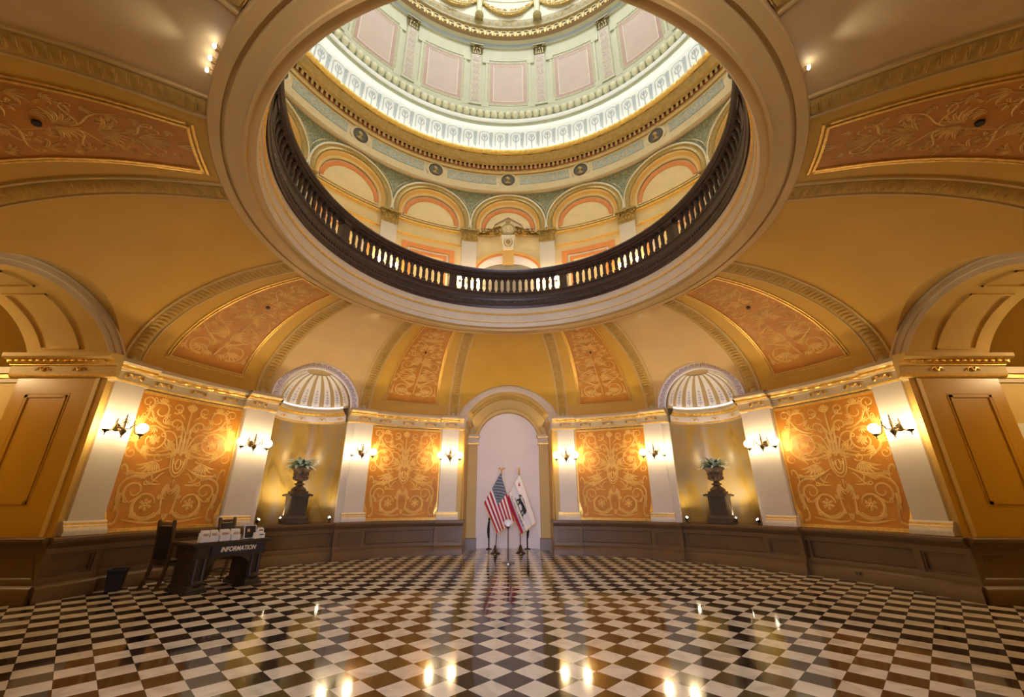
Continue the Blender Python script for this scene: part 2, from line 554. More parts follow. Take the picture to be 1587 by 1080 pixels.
# walls, wainscot, cornice: four quadrants, each with two wall pieces and a niche
QN = ['right', 'rear_right', 'rear_left', 'left']       # quadrant starts at th = 0, 90, 180, 270
COR = [(8.12, 3.76), (8.05, 3.79), (8.03, 3.83), (8.035, 3.86), (8.02, 3.99), (7.985, 4.01), (7.985, 4.025), (7.93, 4.03),
       (7.91, 4.055), (7.91, 4.09), (7.87, 4.10), (7.83, 4.115), (7.80, 4.13), (7.80, 4.20), (8.06, 4.235)]
CORM = [0, 1, 0, 0, 0, 1, 0, 1, 1, 1, 0, 0, 0, 0]
def cor_mod(off):
    def f(i, r, z, th):
        if 7 <= i <= 9:
            k = abs(sin(rad(th) * 90.0))
            return r + off - 0.022 * k, z - 0.008 * k
        return r + off, z
    return f
WAI = [(7.90, 0.0), (7.90, 0.20), (7.92, 0.23), (7.965, 0.26), (7.965, 0.33), (7.972, 0.36), (8.045, 0.375), (8.045, 0.69), (7.972, 0.705),
       (7.97, 0.745), (7.97, 0.80), (7.93, 0.84), (7.885, 0.885), (7.885, 0.90), (7.86, 0.91), (7.86, 0.955), (7.90, 0.97), (8.14, 0.975)]

def frieze_scroll(mb, thc, zc, r, wdt=0.34, hgt=0.055, mi=1):
    fm = lambda u, v, h: pol(r - h, thc + degrees(u / r), zc + v)
    for sg in (-1, 1):
        mb.stroke([(sg * (0.02 + p[0]), p[1]) for p in bez((0, -0.02), (0.05, 0.07), (0.10, 0.05), (0.10, 0.0), 8)], leafw(0.03), fm, 0.03, mi)
        mb.stroke([(sg * (0.10 + p[0]), p[1]) for p in bez((0, 0.03), (0.02, -0.07), (0.09, -0.05), (0.07, 0.03), 8)], leafw(0.026), fm, 0.03, mi)
        mb.stroke([(sg * (0.13 + p[0]), p[1] + 0.01) for p in bez((0, -0.03), (0.03, 0.0), (0.05, 0.02), (0.05, 0.03), 5)], leafw(0.022), fm, 0.025, mi)
    mb.ball(pol(r - 0.02, thc, zc), (0.03, 0.03, 0.035), 8, 5, mi)

for q in range(4):
    base = 90 * q
    for side, (t0, t1) in enumerate(((TH_ARCH, 37.72), (52.28, 79.6))):
        nm = QN[q] + ('_front' if (side == 0) == (q in (0, 2)) else '_back') if False else QN[q] + ('_near_arch' if side else '_far_arch')
        mb = MB()
        mb.rev([(8.1, 0.9), (8.1, 4.25)], base + t0, base + t1, 40)
        # setback strips beside the pilasters
        for a, b in (((TH_ARCH, 12.1), (36.2, 37.72)) if side == 0 else ((52.28, 53.8), (77.9, 79.6))):
            mb.cbox(7.99, 8.11, base + a, base + b, 0.9, 3.80, 4, mi=2 if (a < 12 or b > 78) else 1)
        struct('wall_' + nm, mb, ['stone_cream', 'pilaster_grey', 'arch_buff'])
        # wainscot
        mb = MB()
        mb.rev(WAI, base + t0, base + t1, 44)
        for pc in (PIL[0], PIL[1]) if side == 0 else (PIL[2], PIL[3]):
            a, b = pc - 2.75, pc + 2.75
            if pc == PIL[0]: a = TH_ARCH
            if pc == PIL[3]: b = 90 - TH_ARCH
            if pc == PIL[1]: b = 37.72
            if pc == PIL[2]: a = 52.28
            mb.rev([(r_ - 0.13, z_) for r_, z_ in WAI[:-1]] + [(8.14, 0.975)], base + a, base + b, 10, caps=True)
            # framed panel on the pedestal face
            rr = 8.045 - 0.13
            for x0, x1 in ((a, a + 0.75), (b - 0.75, b)): mb.cbox(7.972 - .13, rr + .02, base + x0, base + x1, .35, .72, 3)
            for (x0, x1, z0, z1) in ((a + .7, b - .7, .365, .405), (a + .7, b - .7, .665, .705), (a + .7, a + 1.0, .37, .70), (b - 1.0, b - .7, .37, .70)):
                mb.cbox(rr - 0.045, rr + 0.01, base + x0, base + x1, z0, z1, 8)
        a, b = (PIL[0] + 2.75, PIL[1] - 2.75) if side == 0 else (PIL[2] + 2.75, PIL[3] - 2.75)
        for x0, x1 in ((a + .35, a + .7), (b - .7, b - .35)):
            mb.cbox(7.972, 8.06, base + x0, base + x1, 0.36, 0.71, 2)
        struct('baseboard_' + nm, mb, 'wainscot')
        # cornice
        mb = MB()
        mb.rev(COR, base + t0, base + t1, 220, mi=CORM, mod=cor_mod(0.0))
        for pc in (PIL[0], PIL[1]) if side == 0 else (PIL[2], PIL[3]):
            a, b = pc - 2.5, pc + 2.5
            if pc == PIL[0]: a = TH_ARCH
            if pc == PIL[3]: b = 90 - TH_ARCH
            if pc == PIL[1]: b = 37.72
            if pc == PIL[2]: a = 52.28
            mb.rev(COR, base + a, base + b, 60, mi=CORM, mod=cor_mod(-0.13), caps=True)
            frieze_scroll(mb, base + pc, 3.925, 8.02 - 0.13)
        a = 16.2 if side == 0 else 57.9
        for k in range(3):
            frieze_scroll(mb, base + a + 15.9 * (k + 0.5) / 3, 3.925, 8.02)
        struct('trim_%d' % (10 + q * 2 + side), mb, ['cornice_cream', 'gold'])

    # niche: wall, ledge, cornice
    c = base + 45
    ax = pol(7.99, c)
    ur = pol(1, c); ut = pol(1, c + 90)
    def npt(rho, phi, z):      # phi 0 = deepest
        return ax + ur * (rho * cos(phi)) + ut * (rho * sin(phi)) + Vector((0, 0, z))
    ph = [-pi / 2 + pi * i / 36 for i in range(37)]
    mb = MB()
    mb.grid([[npt(N_RI, p, 0.9) for p in ph], [npt(N_RI, p, 4.26) for p in ph]])
    struct('wall_niche_' + QN[q], mb, 'niche_marble')
    mb = MB()
    mb.rev(WAI[:-1] + [(7.99, 0.975)], c - 7.3, c + 7.3, 20)
    for x0, x1 in ((c - 7.0, c - 6.7), (c + 6.7, c + 7.0)):
        mb.cbox(7.972, 8.06, x0, x1, 0.36, 0.71, 2)
    mb.poly([npt(N_RI + 0.02, p, 0.975) for p in ph] + [pol(7.90, c + 7.3, 0.975), pol(7.90, c, 0.975), pol(7.90, c - 7.3, 0.975)])
    struct('baseboard_niche_' + QN[q], mb, 'wainscot')
    mb = MB()
    np_ = [(N_RI + .01, 3.76), (N_RI - .04, 3.79), (N_RI - .05, 3.83), (N_RI - .05, 3.99), (N_RI - .08, 4.01), (N_RI - .10, 4.03), (N_RI - .12, 4.055), (N_RI - .12, 4.09),
           (N_RI - .15, 4.11), (N_RI - .17, 4.13), (N_RI - .17, 4.20), (N_RI + .01, 4.24)]
    nm_ = [0, 1, 2, 0, 1, 1, 1, 0, 0, 0, 0]
    rows = []
    ph2 = [-pi / 2 + pi * i / 144 for i in range(145)]
    for i, (rho, z) in enumerate(np_):
        rows.append([npt(rho - (0.018 * abs(sin(p * 24)) if 5 <= i <= 7 else 0), p, z) for p in ph2])
    mb.grid(rows, lambda i, j: nm_[i])
    for pp in (-1.25, -0.62, 0.0, 0.62, 1.25):
        p = npt(N_RI - .05, pp, 3.91)
        for sg in (-1, 1):
            e = ut * cos(pp) - ur * sin(pp); inn = -(ur * cos(pp) + ut * sin(pp))
            mb.tube([p + e * (sg * x) + inn * 0.012 + Vector((0, 0, z)) for x, z in ((0, -.03), (.04, .03), (.09, .02), (.11, -.03), (.15, 0))], lambda t: 0.016 * (1.1 - t), 5, 1)
    struct('trim_%d' % (30 + q), mb, ['cornice_cream', 'gold', 'shell_white'])

# ------------------------------------------------------------------ passages behind the four arches
def archpt(u, z, y=None):
    """on the RB cylinder (y None) or on the plane at depth y; local frame: passage runs along +Y"""
    if y is None:
        return Vector((RB * sin(u / RB), RB * cos(u / RB), z))
    return Vector((u, y, z))
PHI0 = atan2(4.2 - A_CZ, 1.46)
class RMB(MB):
    """builds in the frame of the +Y passage, turned to the passage's own direction at the end"""
    def turned(s, th):
        M = Matrix.Rotation(-rad(th), 3, 'Z')
        s.v = [M @ p for p in s.v]
        return s
def strip(mb, y0, y1, prof, sg, mi=0):
    """straight moulding along the jamb: prof = [(projection, z)]"""
    rows = [[Vector((sg * (1.46 - pr), y0, z)), Vector((sg * (1.46 - pr), y1, z))] for pr, z in prof]
    mb.grid(rows, mi if isinstance(mi, int) else (lambda i, j: mi[i]))
    for y in (y0, y1):
        mb.poly([Vector((sg * 1.47, y, prof[0][1]))] + [Vector((sg * (1.46 - pr), y, z)) for pr, z in prof] + [Vector((sg * 1.47, y, prof[-1][1]))], 0)
PN = {0: 'front', 90: 'right', 180: 'rear', 270: 'left'}
for k, th in enumerate((0, 90, 180, 270)):
    E = 9.2 if th == 0 else 9.45
    Y0 = sqrt(RB**2 - 1.46**2) - 0.13
    mb = RMB()
    for sg in (-1, 1):
        mb.grid([[Vector((sg * 1.46, Y0 + 0.02, z)), Vector((sg * 1.46, E, z))] for z in (0, 4.25)], 0)
        # return of the wall at the room-side corner
        mb.grid([[Vector((sg * 1.46, Y0 + 0.02, z)), archpt(sg * 1.52, z)] for z in (0, 3.8)], 0)
        if th != 0:
            # recessed looking frame on the jamb
            fx0, fx1, fz0, fz1 = 8.38, 9.16, 1.50, 3.44
            for (a, b, c_, d_) in ((fx0, fx1, fz0, fz0 + .05), (fx0, fx1, fz1 - .05, fz1), (fx0, fx0 + .05, fz0, fz1), (fx1 - .05, fx1, fz0, fz1)):
                mb.box((sg * 1.46, (a + b) / 2, (c_ + d_) / 2), (0.04, b - a, d_ - c_), mi=0)
            for (a, b, c_, d_) in ((fx0 - .04, fx1 + .04, fz0 - .04, fz0 - .02), (fx0 - .04, fx1 + .04, fz1 + .02, fz1 + .04), (fx0 - .04, fx0 - .02, fz0, fz1), (fx1 + .02, fx1 + .04, fz0, fz1)):
                mb.box((sg * 1.462, (a + b) / 2, (c_ + d_) / 2), (0.02, b - a, d_ - c_), mi=0)
    struct('wall_%s_passage' % PN[th], mb.turned(th), 'jamb_mustard', smooth=False)
    # wainscot and cornice on the jambs
    mb = RMB()
    for sg in (-1, 1):
        if th != 0:
            strip(mb, Y0, E + .10, [(0.10, 0), (0.10, .20), (.08, .23), (.04, .26), (.04, .33), (.02, .36), (.012, .37), (.012, .70), (.02, .71), (.04, .745), (.04, .80), (.07, .84), (.12, .885), (.12, .90), (.15, .91), (.15, .955), (.12, .975), (0, .98)], sg)
        else:
            strip(mb, Y0, Y0 + 0.42, [(0.05, 0), (0.05, .20), (.03, .23), (.02, .26), (.02, .33), (.012, .37), (.012, .70), (.02, .745), (.03, .84), (.06, .885), (.08, .91), (.08, .955), (.06, .975), (0, .98)], sg)
            mb.box((sg * 1.30, 9.12, 0.17), (0.40, 0.36, 0.34))
    struct('baseboard_%s_passage' % PN[th], mb.turned(th), 'wainscot')
    mb = RMB()
    for sg in (-1, 1):
        cy1 = E + 0.15 if th != 0 else E + 0.06
        pr = [(-.01, 3.76), (.05, 3.79), (.07, 3.83), (.07, 3.86), (.08, 3.99), (.11, 4.01), (.11, 4.025), (.15, 4.03), (.18, 4.055), (.18, 4.09), (.22, 4.10), (.27, 4.115), (.29, 4.13), (.29, 4.20), (.0, 4.235)]
        if th == 0: pr = [(p * 0.6, z) for p, z in pr]
        strip(mb, Y0 - 0.17, cy1, pr, sg, CORM)
        if th != 0:
            for i in range(14):
                yy = Y0 + 0.05 + i * 0.135
                mb.ball((sg * (1.46 - .185), yy, 4.068), (0.03, 0.055, 0.026), 8, 5, 1)
            for yy in (8.25, 8.95):
                for s2 in (-1, 1):
                    mb.tube([Vector((sg * (1.46 - .09), yy + s2 * x, 3.93 + z)) for x, z in ((0, -.03), (.05, .035), (.1, .02), (.13, -.03), (.18, 0))], lambda t: 0.02 * (1.1 - t), 5, 1)
    struct('trim_%d' % (40 + k), mb.turned(th), ['cornice_cream' if th == 0 else 'arch_buff', 'gold'])  # side jamb cornices take a browner tone; their shade is in the colour
    # arch moulding on the room side
    mb = RMB()
    sec = [(A_RO, RB + .01), (A_RO + .005, RB - .07), (A_RO - .03, RB - .10), (A_RO - .055, RB - .10), (A_RO - .07, RB - .06), (A_RO - .15, RB - .05), (A_RO - .165, RB - .025), (A_RI + .02, RB - .02), (A_RI, RB - .02), (A_RI, RB + .05)]
    rows = []
    n = 64
    for rr, cyl in sec:
        row = []
        p0 = asin((4.215 - A_CZ) / rr)
        for i in range(n + 1):
            a = p0 + (pi - 2 * p0) * i / n
            u = rr * cos(a)
            row.append(Vector((cyl * sin(u / RB), cyl * cos(u / RB), A_CZ + rr * sin(a))))
        rows.append(row)
    mb.grid(rows)
    struct('trim_%d' % (50 + k), mb.turned(th), 'stone_cream')
    # barrel vault of the passage
    mb = RMB()
    rows = [[], []]
    for i in range(n + 1):
        a = PHI0 + (pi - 2 * PHI0) * i / n
        u, z = A_RI * cos(a), A_CZ + A_RI * sin(a)
        rows[0].append(archpt(u, z)); rows[1].append(archpt(u, z, E))
    mb.grid(rows)
    def bar(a, y, h=0.0): return Vector(((A_RI - h) * cos(a), y, A_CZ + (A_RI - h) * sin(a)))
    def coffer(a0, a1, y0, y1, wd=0.035, dep=0.035):
        m_ = 18
        for (p0, p1, q0, q1) in ((a0, a1, y0, y0 + wd), (a0, a1, y1 - wd, y1), (a0, a0 + wd / A_RI, y0, y1), (a1 - wd / A_RI, a1, y0, y1)):
            aa = [lerp(p0, p1, i / m_) for i in range(m_ + 1)]
            mb.grid([[bar(a, q0, 0) for a in aa], [bar(a, q0, dep) for a in aa], [bar(a, q1, dep) for a in aa], [bar(a, q1, 0) for a in aa]])
            for a in (p0, p1): mb.poly([bar(a, q0, 0), bar(a, q0, dep), bar(a, q1, dep), bar(a, q1, 0)])
    if th == 0:
        coffer(0.62, 1.42, 8.3, 8.95, 0.03, 0.02); coffer(pi - 1.42, pi - 0.62, 8.3, 8.95, 0.03, 0.02)
    else:
        coffer(0.52, 1.28, 8.38, 9.16); coffer(1.40, pi - 1.40, 8.38, 9.16); coffer(pi - 1.28, pi - 0.52, 8.38, 9.16)
    struct('ceiling_%s_passage' % PN[th], mb.turned(th), 'arch_buff')

for sg in (-1, 1):  # hidden glowing strips, added to brighten the alcove's arch soffit
    mb = MB()
    mb.tube([(sg * 1.38, 8.05, 4.262), (sg * 1.38, 9.1, 4.262)], .025, 6)
    tag(mb.build('alcove_fill_strip', 'alcove_fill'), 'unseen fill strip added on the %s cornice to light the flag alcove' % SIDE[sg], 'lamp', 'fill strips in the flag alcove')

# front alcove: inner arch, piers, capitals, end wall
mb = MB()
n = 48
i_ro, i_ri, i_cz = 1.30, 1.15, 3.52
def ring_row(rr, y, z0):
    p0 = asin(max(-1, min(1, (z0 - i_cz) / rr)))
    return [Vector((rr * cos(p0 + (pi - 2 * p0) * i / n), y, i_cz + rr * sin(p0 + (pi - 2 * p0) * i / n))) for i in range(n + 1)]
rows = [ring_row(i_ro, 9.2, 3.56), ring_row(i_ro, 9.15, 3.56), ring_row(i_ro - .04, 9.13, 3.56), ring_row(i_ro - .06, 9.16, 3.56), ring_row(i_ri + .02, 9.17, 3.56), ring_row(i_ri, 9.18, 3.56), ring_row(i_ri, 9.46, 3.56)]
mb.grid(rows)
bigarc = [Vector((A_RI * cos(PHI0 + (pi - 2 * PHI0) * i / n), 9.2, A_CZ + A_RI * sin(PHI0 + (pi - 2 * PHI0) * i / n))) for i in range(n + 1)]
mb.grid([bigarc, ring_row(i_ro - .02, 9.2, 3.56)])
for sg in (-1, 1):
    mb.box((sg * 1.30, 9.33, 1.75), (0.32, 0.28, 3.5))
    mb.box((sg * 1.38, 9.355, 3.85), (0.20, 0.28, 0.75))
struct('trim_60', mb, 'arch_buff')
mb = MB()
for sg in (-1, 1):
    mb.box((sg * 1.285, 9.28, 3.50), (0.40, 0.38, 0.06), mi=1)
    mb.box((sg * 1.285, 9.28, 3.62), (0.36, 0.34, 0.16))
    mb.box((sg * 1.285, 9.28, 3.73), (0.42, 0.40, 0.05), mi=1)
    mb.box((sg * 1.285, 9.28, 3.79), (0.46, 0.44, 0.06))
struct('trim_61', mb, ['stone_cream', 'gold'])
mb = MB()
mb.poly([(-1.5, 9.46, 0), (1.5, 9.46, 0), (1.5, 9.46, 4.9), (-1.5, 9.46, 4.9)])
struct('wall_front_alcove_end', mb, 'alcove_pink')

# side and rear corridors beyond the passages
for th, nm in ((90, 'right'), (270, 'left'), (180, 'rear')):
    mb = RMB()
    far = 13.2 if th != 180 else 12.2
    for sg in (-1, 1):
        mb.grid([[Vector((sg * 1.46, 9.45, z)), Vector((sg * 4.2, 9.45, z))] for z in (0, 5.6)], 0)
        mb.grid([[Vector((sg * 4.2, 9.45, z)), Vector((sg * 4.2, far, z))] for z in (0, 5.6)], 0)
    arc = [Vector((A_RI * cos(PHI0 + (pi - 2 * PHI0) * i / n), 9.45, A_CZ + A_RI * sin(PHI0 + (pi - 2 * PHI0) * i / n))) for i in range(n + 1)]
    mb.grid([arc, [Vector((p.x, 9.45, 5.6)) for p in arc]], 0)
    if th != 180:
        mb.grid([[Vector((-4.2, far, z)), Vector((4.2, far, z))] for z in (0, 5.6)], 0)
    else:
        for sg in (-1, 1):
            mb.grid([[Vector((sg * 1.6, far, z)), Vector((sg * 4.2, far, z))] for z in (0, 5.6)], 0)
        mb.grid([[Vector((-1.6, far, z)), Vector((1.6, far, z))] for z in (4.6, 5.6)], 0)
    struct('wall_%s_corridor' % nm, mb.turned(th), 'arch_buff')
    mb = RMB()
    mb.poly([(-4.2, 9.45, 5.6), (4.2, 9.45, 5.6), (4.2, far, 5.6), (-4.2, far, 5.6)])
    struct('ceiling_%s_corridor' % nm, mb.turned(th), 'stone_cream')
    if th != 180:
        # second pier across the corridor, with its own cornice and arch
        mb = RMB()
        for sg in (-1, 1):
            mb.box((sg * 2.4, 10.45, 1.9), (1.3, 1.9, 3.8))
            rows = []
        for i in range(n + 1): pass
        arc0 = [Vector((1.62 * cos(pi * i / n), 10.7, 4.1 + 1.2 * sin(pi * i / n))) for i in range(n + 1)]
        arc1 = [Vector((p.x, 12.2, p.z)) for p in arc0]
        arc2 = [Vector((1.9 * cos(pi * i / n), 10.7, 4.1 + 1.42 * sin(pi * i / n))) for i in range(n + 1)]
        mb.grid([[Vector((p.x * 4.2 / 1.9 if p.z <= 4.11 else p.x, 10.72, 5.6 if p.z > 4.11 else 4.1)) for p in arc2], [Vector((p.x, 10.72, p.z)) for p in arc2], arc2, arc0, arc1])
        struct('wall_%s_corridor_pier' % nm, mb.turned(th), 'arch_buff')
        mb = RMB()
        for sg in (-1, 1):
            mb.box((sg * 2.4, 10.45, 3.80), (1.38, 1.98, 0.08))
            mb.box((sg * 2.4, 10.45, 3.885), (1.44, 2.04, 0.08), mi=1)
            mb.box((sg * 2.4, 10.45, 3.99), (1.56, 2.16, 0.13))
            mb.box((sg * 2.4, 10.45, 0.45), (1.40, 2.0, 0.9), mi=2)
        struct('trim_%d' % (62 if th == 90 else 63), mb.turned(th), ['stone_cream', 'gold', 'wainscot'])

# glazed entrance in the rear passage (daylight)
mb = MB()
mb.poly([(-1.6, -12.2, 0.1), (1.6, -12.2, 0.1), (1.6, -12.2, 4.6), (-1.6, -12.2, 4.6)])
pane = mb.build('window_1', 'day_glass'); pane['kind'] = 'structure'
mb = MB()
for x in (-1.57, -0.8, 0.0, 0.8, 1.57): mb.box((x, -12.16, 2.35), (0.08, 0.08, 4.6))
for z in (0.06, 2.3, 3.4, 4.57): mb.box((0, -12.16, z), (3.2, 0.08, 0.1))
struct('window_2', mb, 'dark_wood')

# ------------------------------------------------------------------ gallery storey, entablature, cove, drum, dome
mb = MB()
mb.rev([(3.90, 6.36), (8.2, 6.36)], n=96)
struct('floor_gallery', mb, 'stone_cream')
G_R = 8.2
mb = MB()
mb.rev([(G_R, 6.3), (G_R, 13.95)], n=192)
struct('wall_gallery', mb, 'gallery_cream')
# spandrels
AR_O, AR_CZ = 1.585, 12.22
mb = MB()
cols = []
for kb in range(16):
    c = kb * 22.5 - 180
    for i in range(25):
        t = -11.25 + 22.5 * i / 24
        u = abs(rad(t) * 8.06)
        z = AR_CZ + sqrt(max(0, AR_O**2 - u * u)) - 0.02
        cols.append([pol(8.06, c + t, z), pol(8.06, c + t, 13.90)])
mb.grid(cols)
fm8 = lambda u, v, h: pol(8.055 - h, u, v)
for kb in range(16):
    c = kb * 22.5 - 180 + 11.25
    fms = lambda u, v, h, c=c: pol(8.05 - h, c + degrees(u / 8.05), v)
    for sg in (-1, 1):
        for x, z, r_, a0 in ((.10, 12.95, .08, 180), (.20, 13.30, .12, 160), (.45, 13.62, .13, 200), (.75, 13.76, .07, 180), (.16, 13.66, .10, 0)):
            mb.stroke([(sg * p[0], p[1]) for p in spiral(x, z, r_, .02, a0, 420)], tapw(.035, .015), fms, .01, 1)
        mb.stroke([(sg * p[0], p[1]) for p in bez((0, 12.7), (.02, 13.1), (.30, 13.4), (.8, 13.82), 10)], leafw(.05), fms, .01, 1)
struct('trim_70', mb, ['mosaic_green', 'pale_gold'])

mb = MB()
ent = [(8.1, 13.80), (8.1, 13.86), (7.86, 13.88), (7.85, 14.10), (7.88, 14.12), (7.88, 14.20), (7.93, 14.22),
       (7.93, 14.80), (7.88, 14.83), (7.82, 14.87), (7.80, 14.93)]
mb.rev(ent, n=192, mi=[1, 1, 0, 2, 0, 0, 0, 2, 0, 3])
mb.rev([(7.84, 14.93), (7.84, 15.16)], n=192, mi=4)
mb.rev([(7.78, 15.16), (7.76, 15.20), (7.68, 15.23), (7.66, 15.30), (7.58, 15.46), (7.57, 15.52), (7.53, 15.55)], n=192, mi=3)
def lip(i, r, z, th):
    k = abs(sin(rad(th) * 110))
    return (r - 0.03 * k if 1 <= i <= 3 else r), z
mb.rev([(7.53, 15.55), (7.51, 15.60), (7.49, 15.68), (7.50, 15.77), (7.52, 15.80), (7.60, 15.82), (8.40, 15.82)], n=720, mi=5, mod=lip)
for i in range(256):
    mb.cbox(7.755, 7.85, i * 360 / 256, i * 360 / 256 + 0.66, 14.95, 15.15, 1, mi=3)
struct('trim_71', mb, ['entab_cream', 'stone_cream', 'cornice_gold', 'cornice_gold', 'dentil_red', 'gold'])

# cove wall with painted motifs, upper lip
mb = MB()
mb.rev([(8.38, 15.82), (8.38, 17.72), (8.33, 17.88), (8.22, 17.95), (8.0, 17.86), (7.74, 17.50), (7.62, 17.26)], n=192)
struct('wall_cove', mb, 'cove_white')
mb = MB()
for i in range(72):
    c = i * 5.0 + 2.5
    fm = lambda u, v, h: pol(8.372 - h, c + degrees(u * 1.2 / 8.37), 17.2 + (v - 16.85) * 1.15)
    mb.stroke([(-.20, 16.6), (-.20, 17.1)] + [( .20 * cos(pi - pi * j / 10), 17.15 + .17 * sin(pi * j / 10)) for j in range(11)] + [(.20, 17.1), (.20, 16.6)], 0.035, fm, 0.006)
    mb.stroke([(0, 16.2), (0, 17.2)], tapw(0.03, 0.05), fm, 0.006)
    for sg in (-1, 1):
        mb.stroke([(sg * p[0], p[1]) for p in bez((0, 16.8), (.08, 16.85), (.13, 16.95), (.10, 17.1), 6)], leafw(0.05), fm, 0.006)
        mb.stroke([(sg * p[0], p[1]) for p in bez((0, 17.0), (.06, 17.05), (.09, 17.15), (.05, 17.22), 6)], leafw(0.045), fm, 0.006)
    mb.stroke([(.26, 16.5), (.26, 17.3)], tapw(0.05, 0.12), fm, 0.005, 0)
struct('trim_72', mb, 'cove_motif')
mb = MB()
mb.rev([(7.62, 17.26), (7.60, 17.27), (7.59, 17.42)], n=192, mi=1)
mb.rev([(7.59, 17.42), (7.56, 17.44), (7.55, 17.50), (7.57, 17.62), (7.62, 17.72), (7.70, 17.80), (7.78, 17.82), (7.78, 18.22), (7.74, 18.26), (7.74, 18.32), (7.9, 18.36), (8.1, 18.36)], n=192, mi=[0, 0, 0, 0, 0, 1, 1, 2, 2, 2, 2])
for i in range(152):
    th = i * 360 / 152
    M = Matrix.Rotation(-rad(th), 3, 'Z')
    mb.ball(pol(7.70, th, 18.03), (0.148, 0.15, 0.22), 12, 8, 3, M)
struct('trim_73', mb, ['cove_white', 'cove_green', 'drum_green', 'bead_cream'])
# hidden lamp strips of the coves
for nm, r_, z_, m_ in (('cove_light_strip', 7.95, 15.88, 'lamp_cove'),):
    mb = MB()
    mb.rev([(r_ - .05, z_ - .05), (r_ - .05, z_ + .05), (r_ + .05, z_ + .05), (r_ + .05, z_ - .05)], n=96, loop=True)
    o = mb.build(nm, m_)
    tag(o, 'continuous lamp strip lying on the cornice ledge below the white cove', 'lamp')

mb = MB()
mb.rev([(8.1, 18.3), (8.1, 23.02)], n=192)
mb.rev([(8.1, 18.36), (8.04, 18.38), (8.04, 18.95), (8.1, 18.98)], n=192)
struct('wall_drum', mb, 'drum_green')
mb = MB()
mb.rev([(8.1, 22.98), (8.04, 23.0), (8.03, 23.06)], n=192, mi=0)
mb.rev([(8.03, 23.06), (8.0, 23.14), (7.95, 23.17)], n=192, mi=1)
mb.rev([(7.95, 23.17), (7.80, 23.24)], n=192, mi=0)
mb.rev([(7.80, 23.24), (7.78, 23.26), (7.72, 23.40)], n=192, mi=2)
def greek(i, r, z, th): return (r, z)
mb.rev([(7.72, 23.40), (7.70, 23.42), (7.70, 23.78), (7.64, 23.82)], n=192, mi=3)
for i in range(128):
    t0 = i * 360 / 128
    mb.cbox(7.66, 7.71, t0 + 0.2, t0 + 0.55, 23.44, 23.74, 1, mi=4)
    mb.cbox(7.66, 7.71, t0 + 0.2, t0 + 2.2, 23.68, 23.74, 2, mi=4)
    mb.cbox(7.66, 7.71, t0 + 1.15, t0 + 2.2, 23.46, 23.55, 2, mi=4)
    mb.cbox(7.66, 7.71, t0 + 1.85, t0 + 2.2, 23.46, 23.70, 1, mi=4)
def scal(i, r, z, th):
    k = abs(sin(rad(th) * 64))
    return (r, z - 0.10 * k if i == 1 else z)
mb.rev([(7.64, 23.82), (7.60, 23.86), (7.60, 24.02)], n=192, mi=4)
mb.rev([(7.60, 24.02), (7.56, 24.22), (7.54, 24.36)], n=768, mi=4, mod=scal)
for i in range(128):
    th = i * 360 / 128
    mb.ball(pol(7.58, th + 1.4, 24.18), (0.10, 0.04, 0.07), 8, 5, 3, Matrix.Rotation(-rad(th), 3, 'Z'))
struct('trim_74', mb, ['drum_green', 'drum_blue', 'crown_brown', 'old_gold', 'crown_gold'])
mb = MB()
mb.rev([(7.54, 24.36), (7.54, 25.70), (7.50, 25.74), (7.50, 25.95)], n=192, mi=0)
mb.rev([(7.50, 25.95), (7.45, 26.0), (7.45, 26.1)], n=192, mi=1)
mb.rev([(7.45, 26.1), (7.2, 27.2), (6.6, 28.6), (5.6, 30.0), (4.2, 31.2), (2.6, 32.0), (1.6, 32.3)], n=96, mi=0)
struct('ceiling_dome', mb, ['dome_white', 'drum_blue'])
mb = MB()
mb.poly([pol(1.62, a * 10, 32.3) for a in range(36)])  # glowing disc out of view, added to light the drum
o = mb.build('crown_fill_disc', 'crown_fill'); o['kind'] = 'structure'

